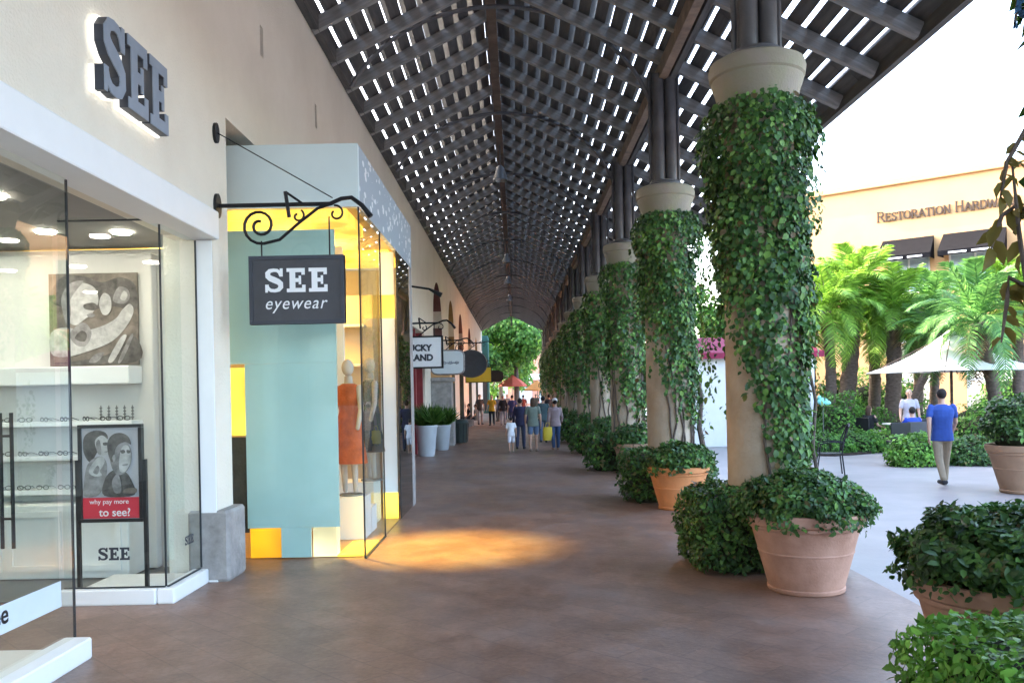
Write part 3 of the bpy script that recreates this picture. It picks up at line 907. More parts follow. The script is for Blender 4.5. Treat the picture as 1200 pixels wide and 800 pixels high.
# mint frosted panel with notches at its foot and a slot at its left side
def mint(x0, z0, x1, z1): LB(x0, 9.76, z0, x1, 9.80, z1).build('mint_panel', M['mint'], lit)
mint(-3.56, 2.24, -2.05, 3.76)
mint(-3.10, .36, -2.052, 2.238)
mint(-2.72, .02, -2.38, .358)
LB(-3.56, 9.84, .30, -3.11, 9.86, 1.4).build('dark_panel', M['darkcloth'], lit)
LB(-3.56, 9.84, 1.42, -3.11, 9.90, 2.20).build('yellow_glow', M['yellow'], lit)
LB(-3.09, 9.82, .012, -2.73, 10.1, .355).build('amber_light', M['amber'], lit)
LB(-2.37, 9.82, .012, -2.10, 10.0, .40).build('pale_glow_panel', M['paleglow'], lit)  # glowing block in place of a lit white panel
LB(-2.09, 9.80, .011, FX-.02, 10.75, .03).build('yellow_glow', M['yellow'], lit)  # glowing sheet standing in for the yellow-lit shop floor
# glass
LB(-3.56, 9.70, .012, FX-.012, 9.712, 3.995).build('front_pane', M['litglass'], lit)
LB(FX-.011, 9.715, .012, FX, 11.2, 3.995).build('corridor_pane', M['litglass'], lit)
LB(FX-.011, 12.75, .012, FX, 14.16, 3.995).build('corridor_pane', M['glass_dark'], lit)
LB(FX-.30, 11.22, .012, FX-.288, 12.7, 3.995).build('door_pane', M['litglass'], lit)
for y in (9.705, 11.2, 12.74): LB(FX-.013, y-.008, .012, FX+.005, y+.008, 3.997).build('glazing_seal', M['seal'], lit)
LB(FX-.014, 9.71, .004, FX+.012, 11.2, .011).build('threshold', M['seal'], lit)
# pale reveal column; light on its foot and head made as glowing pieces
LB(-2.02, 12.76, .40, FX-.05, 12.80, 3.0).build('reveal_panel', M['palesign'], lit)
LB(-2.02, 12.76, .013, FX-.05, 12.80, .398).build('yellow_glow', M['yellow'], lit)
LB(-2.02, 12.76, 3.002, FX-.05, 12.80, 3.35).build('yellow_glow', M['yellow'], lit)
LB(-2.02, 12.76, 3.352, FX-.05, 12.80, 3.99).build('reveal_panel', M['palesign'], lit)
# room
LB(-7.5, 9.83, .004, FX-.02, 14.55, .010).build('shop_floor', M['warmfloor'], lit)
LB(-7.5, 14.56, 0, -1.76, 14.66, 3.99).build('back_wall', M['greige'], lit)
LB(-2.0, 14.2, 0, FX, 14.55, 4.0).build('end_wall', M['stone'], lit)
LB(-7.56, 9.83, 0, -7.502, 14.66, 3.99).build('side_wall', M['warmwall'], lit)
LB(-7.5, 9.83, 4.05, FX-.062, 14.55, 4.10).build('ceiling', M['warmwall'], lit)
LB(-3.5, 9.86, 3.90, -1.95, 11.1, 4.045).build('ceiling_light', M['ambersoft'], lit)
LB(-3.4, 12.9, 3.95, -1.9, 14.1, 4.045).build('ceiling_light', M['ambersoft'], lit)
LB(-6.8, 10.4, 3.95, -4.2, 14.2, 4.045).build('ceiling_light', M['ambersoft'], lit)
# white shelving partition, steps and platforms
LB(-2.95, 11.7, .012, -2.35, 11.75, 3.9).build('partition', M['white'], lit)
LB(-4.2, 13.2, .012, -2.2, 13.25, 3.4).build('partition', M['warmwall'], lit)
LB(-2.45, 10.95, .012, -1.98, 11.45, .55).build('display_plinth', M['white'], lit)
LB(-2.25, 11.5, .012, -1.98, 11.9, .35).build('display_plinth', M['white'], lit)
LB(-2.6, 12.1, .012, -2.05, 12.72, .62).build('display_plinth', M['offwhite'], lit)
for z in (1.1, 1.7, 2.3, 2.9):
    LB(-4.1, 12.95, z, -2.3, 13.195, z+.04).build('shelf', M['white'], lit)
spt = bpy.data.lights.new('shop_spotlight', 'SPOT')
spt.energy = 330; spt.color = (1, .62, .09); spt.spot_size = R(42); spt.spot_blend = .95; spt.shadow_soft_size = .08
so_ = bpy.data.objects.new('shop_spotlight', spt); COL.objects.link(so_)
so_.location = (-2.35, 10.35, 3.85); so_.parent = None
so_.rotation_euler = (Vector((-1.0, 10.3, 0)) - Vector(so_.location)).to_track_quat('-Z', 'Y').to_euler()

for (px_, py_) in ((-3.0, 12.4), (-5.2, 12.6)):
    pl_ = bpy.data.lights.new('shop_fill_light', 'POINT'); pl_.energy = 9; pl_.color = (1, .60, .18); pl_.shadow_soft_size = .15  # unseen point lights added to brighten the shop interior
    po = bpy.data.objects.new('shop_fill_light', pl_); COL.objects.link(po); po.location = (px_, py_, 3.6)
# mannequins in the lit shop
def mannequin(loc, rz, dress, label):
    t = thing('mannequin', label, 'mannequin', loc, rz)
    b = MB()
    b.loft([(0,0,.80,.15,.10),(0,0,.95,.16,.11),(0,0,1.10,.12,.09),(0,0,1.30,.16,.11),(0,0,1.42,.17,.09),(0,0,1.47,.06,.05),(0,0,1.56,.05,.05)])
    b.ball((0,.01,1.67), .075, .09, .11)
    for s in (-1, 1):
        b.caps((s*.18,0,1.40),(s*.22,.02,1.12),.045,.036); b.caps((s*.22,.02,1.12),(s*.21,.08,.88),.036,.026)
        b.caps((s*.08,0,.80),(s*.09,.02,.45),.075,.05); b.caps((s*.09,.02,.45),(s*.09,0,.06),.05,.03)
    b.build('figure', M['greige'], t, True)
    d = MB(); d.loft([(0,0,.42,.26,.19),(0,0,.55,.24,.17),(0,0,.80,.19,.14),(0,0,.96,.18,.13),(0,0,1.10,.14,.105),(0,0,1.30,.175,.125),(0,0,1.42,.18,.10),(0,0,1.46,.09,.07)], 20)
    d.build('dress', dress, t, True)
    MB().lathe([(.16,0),(.16,.02),(.02,.03)], n=16).build('base', M['galv'], t)
mannequin((-2.20, 11.2, .552), R(150), M['orangecloth'], 'mannequin in a bright orange dress inside the lit glass shop')
mannequin((-2.12, 12.4, .622), R(120), M['darkcloth'], 'mannequin in a dark dress deeper inside the lit glass shop')

# ------------------------------------------------------------------ hanging signs
def spiral(cx, cz, r0, r1, a0, a1, y=0, n=26):
    return [(cx+(r0+(r1-r0)*i/n)*math.cos(a0+(a1-a0)*i/n), y, cz+(r0+(r1-r0)*i/n)*math.sin(a0+(a1-a0)*i/n)) for i in range(n+1)]
def bracket(t, X0, arm, ztop, scrolls, stay=True):
    """local: wall at x=0, arm towards +x"""
    MB().tube([(0,0,0),(.03,0,0)], .085, 16, flat=1.5).build('wall_plate', M['iron'], t, True, (0,0,ztop))
    a = MB().tube([(.03,0,ztop),(arm*.78,0,ztop),(arm*.86,0,ztop+.05),(arm*.93,0,ztop+.06),(arm,0,ztop-.02),(arm*1.06,0,ztop-.14)], [.022,.022,.022,.022,.024,.03], 8)
    a.tube([(arm*.48,-.02,ztop+.13),(arm*.50,0,ztop-.13)], .02, 6).tube([(arm*.48,0,ztop+.13),(arm*.60,0,ztop)], .014, 6)
    a.build('arm', M['iron'], t, True)
    s = MB()
    r = arm*.11
    cx, cz = arm*.30, ztop-.21
    s.tube(spiral(cx, cz, r*1.15, r*.25, R(-80), R(-80)-R(560)), .016, 6)
    s.tube([(cx+r*.2,0,cz-r*1.13),(cx+r*1.2,0,cz-r*.9),(cx+r*2.4,0,cz+r*.1),(cx+r*3.6,0,cz+r*1.0),(cx+r*4.6,0,cz+r*1.3)], .016, 6)
    s.tube(spiral(arm*.82, ztop-.10, .085, .03, R(100), R(-230)), .012, 6)
    s.tube(spiral(arm*.56, ztop-.12, .07, .02, R(60), R(-250)), .012, 6)
    s.build('scroll', M['iron'], t, True)
    if stay:
        MB().tube([(0,0,0),(.03,0,0)], .07, 14, flat=1.5).build('wall_plate', M['iron'], t, True, (0,0,ztop+.75))
        MB().tube([(.03,0,ztop+.75),(arm*.80,0,ztop+.06)], .006, 5).build('stay_wire', M['iron'], t)

hs = thing('hanging_sign', 'square charcoal hanging sign with white lettering on a scrolled iron bracket', 'sign', (WX, 8.78, 0), 0, 'hanging signs along the shop wall')
bracket(hs, 0, 1.50, 3.83, True)
MB().bbox(.335, -.035, 2.60, 1.31, .035, 3.30, .008).build('board', M['charcoal'], hs)
fr = MB()
for q in ((.335,3.262,1.31,3.30),(.335,2.60,1.31,2.638),(.335,2.639,.373,3.261),(1.272,2.639,1.31,3.261)): fr.box(q[0], -.045, q[1], q[2], .045, q[3])
fr.build('board_rim', M['letter_dark'], hs)
for x in (.46, 1.16): MB().tube([(x,0,3.30),(x,0,3.46 if x < 1 else 3.70)], .008, 6).build('hanger', M['iron'], hs)
mb = MB(); x = 0
for ch in 'SEE': x += add_slab_letter(mb, ch, x, 0, .245, -.004, 0) + .03
for i, v in enumerate(mb.v): mb.v[i] = (v[0]-x/2+.015, v[1], v[2])
link('lettering', mb.mesh('lettering', M['sign_white']), hs, (.82, -.0365, 2.925))
me, wd = text_mesh('eyewear', .125, M['sign_white'], .0015, shear=.28, spacing=1.12)
me.transform(Matrix.Scale(.92, 4, (1,0,0)))
link('lettering', me, hs, (.82, -.038, 2.775))

def small_sign(y, x0, x1, z0, z1, shape, m, label, text=None, tm=None, rim=None):
    t = thing('hanging_sign', label, 'sign', (WX, y, 0), 0, 'hanging signs along the shop wall')
    arm = x1+.25
    bracket(t, 0, arm, z1+.35, True, False)
    if shape == 'rect':
        MB().bbox(x0, -.05, z0, x1, .05, z1, .01).build('board', m, t)
        if rim:
            f = MB(); k = .04
            for q in ((x0-k,z1,x1+k,z1+k),(x0-k,z0-k,x1+k,z0),(x0-k,z0+.001,x0,z1-.001),(x1,z0+.001,x1+k,z1-.001)): f.box(q[0], -.06, q[1], q[2], .06, q[3])
            f.build('board_rim', rim, t)
    else:
        cx, cz, rx, rz = (x0+x1)/2, (z0+z1)/2, (x1-x0)/2, (z1-z0)/2
        n = 28
        MB().prism([(cx+rx*(abs(math.cos(a))**shape)*math.copysign(1, math.cos(a)), cz+rz*(abs(math.sin(a))**shape)*math.copysign(1, math.sin(a))) for a in np.linspace(0, 2*math.pi, n, endpoint=False)], -.05, .05).build('board', m, t)
        if rim:
            MB().tube([(cx+rx*(abs(math.cos(a))**shape)*math.copysign(1, math.cos(a)), 0, cz+rz*(abs(math.sin(a))**shape)*math.copysign(1, math.sin(a))) for a in np.linspace(0, 2*math.pi, n, endpoint=False)], .05, 6, True).build('board_rim', rim, t)
    for x in (x0+.15*(x1-x0), x0+.85*(x1-x0)):
        MB().tube([(x,0,z1-.02),(x,0,z1+.35)], .012, 5).build('hanger', M['iron'], t)
    if text:
        for (s, h, zc, sh, bo) in text:
            me, wd = text_mesh(s, h, tm, .002, shear=sh, bold=bo)
            k = min(1.0, (x1-x0)*.90/wd)
            if k < 1: me.transform(Matrix.Scale(k, 4, (1,0,0)))
            link('lettering', me, t, ((x0+x1)/2, -.055, zc))
    return t
small_sign(20.7, .15, 1.26, 2.52, 3.23, 'rect', M['sign_white'], 'white square hanging sign with dark block capitals in two lines',
           [('LUCKY', .165, 2.98, 0, .05), ('BRAND', .165, 2.745, 0, .05)], M['letter_dark'], M['iron'])
small_sign(28.0, .30, 1.34, 2.52, 3.26, .35, M['palesign'], 'pale blue hanging sign with rounded corners and faint script',
           [('Aeropostale', .16, 2.88, .3, 0)] if False else None, M['letter_face'], M['p_mid'])
small_sign(38.0, .40, 1.75, 2.6, 3.75, 1.0, M['charcoal'], 'dark oval hanging sign beyond the pale blue sign', None, None, M['p_dark'])
small_sign(48.0, .25, 1.65, 2.50, 3.3, 'rect', M['yellowsign'], 'bright yellow hanging sign far down the shop wall', None, None, M['iron'])
small_sign(58.0, 1.0, 2.2, 2.6, 3.4, .6, M['black'], 'small black hanging sign, farthest along the shop wall', None, None, None)
# faint script on the pale sign
t_ = [o for o in bpy.data.objects if o.get('label', '').startswith('pale blue hanging')][0]
sc = MB()
pts = [(.46+.72*i/60+.02*math.cos(i*1.6), -.054, 2.88+.035*math.sin(i*1.6)*(1+.9*math.sin(i*.37))) for i in range(61)]
sc.tube(pts, .012, 4); sc.build('lettering', M['letter_face'], t_)
br = thing('wall_bracket', 'short bent iron bracket on cream wall above the first white sign', 'bracket', (WX, 17.0, 0))
MB().tube([(0,0,4.15),(.3,0,4.18),(.75,0,4.05),(1.35,0,3.95),(1.6,0,3.82)], [.02,.02,.02,.022,.05], 8).build('arm', M['iron'], br, True)
MB().tube([(0,0,0),(.03,0,0)], .09, 14).build('wall_plate', M['iron'], br, True, (0,0,4.15))

# ------------------------------------------------------------------ arcade roof
RX, RZ, SL = -.32, 9.0, .495
TH_ = math.atan(SL)
Y0, Y1 = -9.0, 77.0
rf = thing('timber_trellis_roof', 'dark timber trellis gable roof with gaps of sky over the walkway', 'roof', (RX, 0, RZ))
def slope_pt(side, d, off=0):
    """local point a distance d down the slope on a side (-1/+1), off above the slope plane"""
    return (side*d*math.cos(TH_) + side*off*math.sin(TH_), -d*math.sin(TH_) + off*math.cos(TH_))
LEN = {-1: 2.70/math.cos(TH_), 1: 5.36/math.cos(TH_)}
rme = {s: MB().box(-LEN[s]/2, -.055, -.10, LEN[s]/2, .055, .10).mesh('rafter', M['rafter']) for s in (-1, 1)}
n_r = int((Y1-Y0)/1.3)
for i in range(n_r+1):
    y = Y0 + .05 + i*1.3
    for s in (-1, 1):
        x, z = slope_pt(s, LEN[s]/2 + .09, -.105)
        link('rafter', rme[s], rf, (x, y, z), (0, s*TH_, 0))
SEG = 10.75
sm = MB().box(-.108, -SEG/2+.006, -.115, .108, SEG/2-.006, .115).mesh('slat', M['wood'])
for s in (-1, 1):
    k = 0; d = .28
    while d < LEN[s] + .02:
        for j in range(8):
            x, z = slope_pt(s, d, .135)
            link('slat', sm, rf, (x, Y0 + SEG*(j+.5), z + random.uniform(-.004, .004)), (0, s*(TH_ + R(11)) + random.uniform(-.02, .02), 0))
        d += .30
MB().box(-.09, Y0, -.30, .09, Y1, .10).build('ridge_beam', M['rust'], rf)
MB().box(-.16, Y0, .10, .16, Y1, .16).build('ridge_cap', M['wood'], rf)
x, z = slope_pt(1, LEN[1]+.13, 0)
MB().box(-.05, Y0, -.16, .05, Y1, .16).build('eave_board', M['wood'], rf, loc=(x, 0, z))
MB().box(-.06, Y0, -.14, .06, Y1, .14).build('wall_plate', M['wood'], rf, loc=(-2.66, 0, 7.62-RZ))
CX = 2.63
COLY = [3.5] + [9.1 + 5.6*i for i in range(13)]
MB().box(-.07, Y0, -.13, .07, Y1, .13).build('pole_beam', M['beam'], rf, loc=(CX-.02-RX, 0, 7.28-RZ))
MB().box(-.05, Y0, -.09, .05, Y1, .09).build('pole_beam', M['wood'], rf, loc=(CX+.14-RX, 0, 7.24-RZ))
# curved steel ribs, one per column
ac = (-3.02 + CX-.1)/2; aa = (CX-.1+3.02)/2
pts = []
for i in range(29):
    a = math.pi*i/28
    pts.append((ac - RX - aa*math.cos(a), 0, 5.95 + 2.55*math.sin(a)**.9 - RZ))
pts = [p for p in pts if p[0] > ac-RX or p[2]+RZ > 7.15]
rib = MB().tube(pts, .038, 6).mesh('curved_rib', M['steel'], True)
for y in COLY: link('curved_rib', rib, rf, (0, y, 0))
# gable end frame
gp = []
MB().box(-.06, -.05, -1.2, .06, .05, -.25).build('king_post', M['wood'], rf, loc=(0, Y1-.1, 0))

# hanging lamps
def lampm():
    b = MB().lathe([(.03,.42),(.06,.40),(.11,.33),(.15,.2),(.19,.06),(.215,0),(.20,.0),(.17,.08),(.12,.22),(.05,.34)], n=20, cap=False)
    return b.mesh('shade', M['galv'], True)
lsh = lampm(); lst = MB().tube([(0,0,.40),(0,0,1.05)], .018, 6).mesh('stem', M['steel'])
lbl = MB().ball((0,0,.12), .06).mesh('bulb', M['offwhite'], True)
for i, (y, lb) in enumerate([(23.6, 'nearest grey bell lamp hanging from the ridge'), (38.5, 'second grey bell lamp along the ridge'), (46.0, 'third small bell lamp along the ridge'), (54.5, 'farthest small bell lamp along the ridge')]):
    t = thing('bell_lamp', lb, 'lamp', (RX, y, 7.72), 0, 'bell lamps under the ridge')
    link('shade', lsh, t); link('stem', lst, t); link('bulb', lbl, t)

# ------------------------------------------------------------------ columns
col_shaft = MB().lathe([(.43,.30),(.39,.36),(.38,.42),(.385,2.0),(.375,3.5),(.36,4.55),(.36,4.66)], n=32).mesh('shaft', M['shaft'], True)
col_cap = MB().lathe([(.37,4.62),(.40,4.66),(.40,4.72),(.385,4.74),(.405,4.84),(.445,5.0),(.475,5.08),(.475,5.11),(.495,5.13),(.505,5.22),(.49,5.28),(.44,5.31),(.2,5.312)], n=36).mesh('capital', M['cap'], True)
col_pl = MB().bbox(-.5,-.5,0,.5,.5,.22,.03).lathe([(.49,.221),(.50,.25),(.47,.30),(.42,.305)], n=32).mesh('plinth', M['cap'], True)
col_bp = MB().lathe([(.32,5.30),(.32,5.36),(.27,5.39),(.26,5.42),(.1,5.425)], n=28).mesh('base_plate', M['steel'], True)
pole = MB().lathe([(.098,5.40),(.098,7.24)], n=14).mesh('pole', M['steel'], True)
polt = MB().lathe([(.03,5.40),(.03,7.3)], n=8).mesh('pole', M['steel'], True)
ordn = ['nearest', 'first', 'second', 'third', 'fourth', 'fifth', 'sixth']
for i, y in enumerate(COLY):
    if i == 0: lb = 'stone arcade column just right of the frame beside the foreground hedge'
    elif i == 1: lb = 'large foreground stone column behind the front terracotta pot'
    elif i == 2: lb = 'tan stone column behind the bright orange pot'
    elif i == 3: lb = 'stone column right after the tan one, with grey square-looking capital'
    elif i < 7: lb = '%s stone column in the row counting from the foreground' % ordn[i]
    else: lb = 'distant stone column merged in the far arcade row'
    t = thing('arcade_column', lb, 'column', (CX, y, 0), 0, 'stone columns along the arcade')
    link('plinth', col_pl, t); link('shaft', col_shaft, t); link('capital', col_cap, t); link('base_plate', col_bp, t)
    for (dx_, dy_) in ((-.101,-.09),(.101,-.09),(-.101,.112),(.101,.112)): link('pole', pole, t, (dx_, dy_, 0))
    link('pole', polt, t, (-.24, -.02, 0)); link('pole', polt, t, (.24, -.02, 0))

# ------------------------------------------------------------------ climbing ivy
def ivy_points(n, zlo_right, zlo_left, seed, thick=.15, spread=1.0):
    r_ = np.random.default_rng(seed)
    out = []
    cl = [(r_.uniform(-math.pi, math.pi), r_.uniform(.7, 4.7)) for _ in range(40)]
    tot = 0; P = []; N = []
    while tot < n:
        k = 6000
        a = r_.uniform(-math.pi, math.pi, k); z = r_.uniform(.35, 4.86, k)
        rightness = .5 + .5*np.cos(a + .15)
        lo = zlo_left + (zlo_right - zlo_left)*np.clip(rightness*1.25, 0, 1)
        p = np.clip((z - lo)/.9, 0, 1)
        ph = np.sin(a*3 + z*2.1 + seed)*.5 + np.sin(a*5 - z*3.3 + seed*2)*.4 + np.sin(z*6 + a*2)*.3
        p = p * np.clip(.75 + ph*.55 + (z > 3.0)*.35, .0, 1)
        keep = r_.uniform(size=k) < p
        a, z, ph = a[keep], z[keep], ph[keep]
        u = r_.uniform(size=len(a))
        rad = .385 + thick*(.25 + .75*u**1.5)*(.65 + .35*np.clip(ph, -1, 1)) * (.8 + .45*(z/4.6)) + .10*np.exp(-((z-4.45)/.3)**2)
        P.append(np.stack([rad*np.cos(a), rad*np.sin(a), z], 1))
        N.append(np.stack([np.cos(a), np.sin(a), np.full(len(a), .35)], 1))
        tot += len(a)
    return np.concatenate(P)[:n], np.concatenate(N)[:n], r_
def ivy(y, n, seed, label, lo_r=.5, lo_l=2.4, size=(.055, .10), share=None, x=CX, thick=.15):
    t = thing('climbing_ivy', label, 'ivy', (x, y, 0), 0, 'ivy on the arcade columns')
    if share is None:
        P, N, r_ = ivy_points(n, lo_r, lo_l, seed, thick)
        SP = []; SN = []
        for q in range(46 if n > 5000 else 16):
            a = r_.uniform(-math.pi, math.pi); z = r_.uniform(1.6, 4.8); out = r_.uniform(.50, .60); ln = r_.uniform(.3, .95)
            m_ = int(ln/.035)
            for w_ in range(m_):
                f = w_/m_
                rr_ = out + .10*math.sin(f*2.6) - .05*f + r_.normal(scale=.018)
                aa_ = a + .25*math.sin(f*3 + q)
                SP.append((rr_*math.cos(aa_), rr_*math.sin(aa_), z - f*ln)); SN.append((math.cos(aa_), math.sin(aa_), .3))
        P = np.concatenate([P, np.array(SP)]); N = np.concatenate([N, np.array(SN)])
        k = len(P)
        Nn = N + r_.normal(scale=.45, size=(k, 3))
        T = np.stack([r_.normal(scale=.5, size=k), r_.normal(scale=.5, size=k), np.full(k, -1.0)], 1) + N*.35
        me = leaves_mesh('foliage', P, Nn, T, r_.uniform(size[0], size[1], k)*r_.choice([.7,1,1.25], k), M['ivy'], .42, rnd=n > 5000)
        st = MB()
        for q in range(9):
            a = r_.uniform(-2.6, 1.6); pts = []
            for z in np.linspace(.30, r_.uniform(2.6, 4.4), 12):
                a += r_.uniform(-.16, .16)
                pts.append((.405*math.cos(a), .405*math.sin(a), z))
            st.tube(pts, list(np.linspace(.02, .008, 12)), 5)
        # thick free-standing old stem on the courtyard side
        kk = 1.0 if n < 10000 else .45
        st.tube([(.62,-.05,.22),(.58,-.08,.7),(.50,-.05,1.2),(.56,0,1.7),(.45,0,2.3)], [.055*kk,.05*kk,.045*kk,.04*kk,.03*kk], 7)
        sme = st.mesh('stem', M['vine'], True)
    else: me, sme = share
    o = link('foliage', me, t); o['kind'] = 'stuff'
    link('stem', sme, t)
    return t, (me, sme)
ivy(9.1, 15500, 3, 'thick dark ivy climbing the large foreground column', .1, 2.6, (.036, .078), thick=.18)
ivy(14.7, 9000, 5, 'thick ivy climbing the tan column behind the orange pot', 1.1, 2.9, (.045, .085))
ivy(20.3, 4500, 8, 'ivy on the third column, thinning halfway down', 1.0, 2.0, (.07, .11))
_, shA = ivy(25.9, 3000, 11, 'ivy on the fourth column counting from the foreground', 1.4, 2.4, (.09, .14))
_, shB = ivy(31.5, 2600, 14, 'ivy on the fifth column counting from the foreground', 1.0, 1.8, (.10, .15))
for i, y in enumerate(COLY[6:]):
    ivy(y, 0, 0, 'ivy on a distant column merged in the far arcade row' if i else 'ivy on the sixth column counting from the foreground', share=(shA if i % 2 else shB))
# near column's ivy: sprays that reach into the frame
t0 = thing('climbing_ivy', 'brown-green backlit ivy sprays hanging in from the right edge', 'ivy', (CX, 3.5, 0), 0, 'ivy on the arcade columns')
P, N, r_ = ivy_points(3000, 1.2, 2.6, 21, .08)
k = len(P)
o = link('foliage', leaves_mesh('foliage', P, N + r_.normal(scale=.45, size=(k,3)), np.stack([r_.normal(scale=.5,size=k), r_.normal(scale=.5,size=k), np.full(k,-1.0)],1)+N*.35, r_.uniform(.06,.10,k), M['ivy'], .44), t0); o['kind'] = 'stuff'
def one_leaf(m, L):
    return leaves_mesh('leaf', [(0,0,0)], [(0,0,1)], [(1,0,0)], [L], m, .26, .08, .25, True)
lf = [one_leaf(M['backlitleaf'], l) for l in (.065, .08, .095)]
lfb = [one_leaf(M['blueleaf'], .075)]
def spray(pts, n, meshes, seed):
    rr = random.Random(seed)
    MB().tube(pts, [.010]*(len(pts)-1)+[.004], 5).build('twig', M['vine'], t0, True)
    for i in range(n):
        f = (i+.5)/n*(len(pts)-1); a = int(f); f -= a
        p = Vector(pts[a]).lerp(Vector(pts[min(a+1, len(pts)-1)]), f)
        l = link('leaf', rr.choice(meshes), t0, p)
        l.rotation_euler = (rr.uniform(-1.2, 1.2), rr.uniform(.2, 1.3), rr.uniform(0, 6.28))
        s = rr.uniform(.8, 1.25); l.scale = (s, s, s)
# local coordinates about the near column (2.63, 3.5)
spray([(-.36,.1,1.9),(-.48,.06,2.15),(-.53,.04,2.45),(-.57,.02,2.8)], 16, lf, 1)
spray([(-.36,.0,3.0),(-.50,.0,2.92),(-.60,.0,2.75),(-.63,.0,2.6)], 15, lf, 2)
spray([(-.36,.12,2.5),(-.5,.1,2.6),(-.58,.08,2.55),(-.64,.06,2.4)], 14, lf, 3)
spray([(-.38,.05,3.35),(-.46,.0,3.45),(-.54,0,3.42),(-.56,0,3.3)], 8, lfb, 4)
spray([(-.36,.1,2.2),(-.52,.14,2.3),(-.54,.12,2.2),(-.58,.1,2.02)], 12, lf, 5)

# ------------------------------------------------------------------ hedges, bushes, pots
def bush_mesh(kind, dims, n, size, m, seed):
    """leafy shell of a box hedge or a mound; dims=(rx,ry,rz) half sizes; base at z=0"""
    r_ = np.random.default_rng(seed)
    rx, ry, rz = dims
    if kind == 'dome':
        d = r_.normal(size=(n, 3)); d /= np.linalg.norm(d, axis=1, keepdims=True)
        d[:, 2] = np.abs(d[:, 2])*1.0 - .25*(r_.uniform(size=n) < .3)
        lump = 1 + .10*np.sin(d[:,0]*6+seed)*np.sin(d[:,1]*5+1) + .07*np.sin(d[:,2]*9+d[:,0]*7+seed)
        rad = (1 - .22*r_.uniform(size=n)**2)*lump
        P = d*rad[:, None]*np.array([rx, ry, rz]); N = d/np.array([rx, ry, rz])
    else:
        f = r_.choice(5, size=n, p=[.24,.24,.16,.16,.20])
        u = r_.uniform(-1, 1, (n, 2))
        P = np.zeros((n, 3)); N = np.zeros((n, 3))
        for k, (ax, sg) in enumerate([(1,-1),(2,1),(0,-1),(0,1),(1,1)]):
            s = f == k
            o = [a for a in (0,1,2) if a != ax]
            P[s, ax] = sg; P[s, o[0]] = u[s,0]; P[s, o[1]] = u[s,1]; N[s, ax] = sg
        q = np.linalg.norm(P, ord=5, axis=1, keepdims=True); P = P/q*1.06
        P *= (1 - .16*r_.uniform(size=(n,1))**2) * (1 + .05*np.sin(P[:, :1]*7+seed) * np.sin(P[:, 2:]*5+P[:,1:2]*6))
        P *= np.array([rx, ry, rz]); P[:, 2] += rz
        P[:, 2] = np.maximum(P[:, 2], .015)
    Nn = N/np.linalg.norm(N, axis=1, keepdims=True) + r_.normal(scale=.55, size=(n,3)) + np.array([0,0,.3])
    T = N/np.linalg.norm(N, axis=1, keepdims=True)*.6 + r_.normal(scale=.8, size=(n,3)) + np.array([0,0,.35])
    return leaves_mesh('foliage', P, Nn, T, r_.uniform(size[0], size[1], n)*r_.choice([.7,1,1.2], n), m, .30, rnd=n > 5000)
def core_mesh(kind, dims):  # solid dark body added inside the leaves to stop see-through
    rx, ry, rz = dims
    if kind == 'dome': return MB().ball((0,0,.02*rz), rx*.74, ry*.74, rz*.74, 16, 10).mesh('inner_core', M['twig'], True)
    return MB().bbox(-rx*.82, -ry*.82, .0, rx*.82, ry*.82, rz*1.72, rz*.3).mesh('inner_core', M['twig'], True)
def bush(name, label, cat, loc, kind, dims, n, size, m, seed, group=None, rz=0, share=None):
    t = thing(name, label, cat, loc, rz, group)
    sh = share or (bush_mesh(kind, dims, n, size, m, seed), core_mesh(kind, dims))
    o = link('foliage', sh[0], t); o['kind'] = 'stuff'
    link('inner_core', sh[1], t)
    return sh
pot_prof = [(.325,0),(.34,.012),(.345,.04),(.335,.05),(.3385,.062),(.410,.325),(.4165,.350),(.419,.358),(.4255,.362),(.4255,.372),(.4225,.376),(.4255,.39),(.4300,.408),(.468,.55),(.475,.575),(.495,.585),(.50,.60),(.495,.615),(.52,.63),(.53,.70),(.525,.72),(.51,.725),(.475,.722),(.46,.70),(.455,.64)]
def potmesh(m):
    return MB().lathe(pot_prof, n=40, cap=False).lathe([(.0,.005),(.325,.0)], n=40, cap=False).mesh('pot_body', m, True)
pm1, pm2 = potmesh(M['terra']), potmesh(M['terra2'])
soil = MB().lathe([(0.001,.655),(.45,.65)], n=32, cap=False).mesh('soil', M['earth'])
def pot(label, loc, s=1, me=pm1, group='terracotta pots along the arcade', rz=0):
    t = thing('terracotta_pot', label, 'plant pot', loc, rz, group)
    t.scale = (s, s, s)
    link('pot_body', me, t); link('soil', soil, t)
    return t
# foreground column bed
bush('box_hedge', 'dark box hedge wrapping the foot of the large foreground column', 'hedge', (2.52, 9.02, 0), 'box', (.74,.62,.40), 10500, (.035,.068), M['box'], 31, 'clipped hedges around the columns')
pot('large pink terracotta pot in front of the foreground column', (2.62, 7.82, 0), 1.0)
bush('potted_shrub', 'rounded dark shrub growing in the large foreground pot', 'shrub', (2.62, 7.82, .70), 'dome', (.58,.56,.40), 8500, (.035,.066), M['box'], 32, 'shrubs in the terracotta pots')
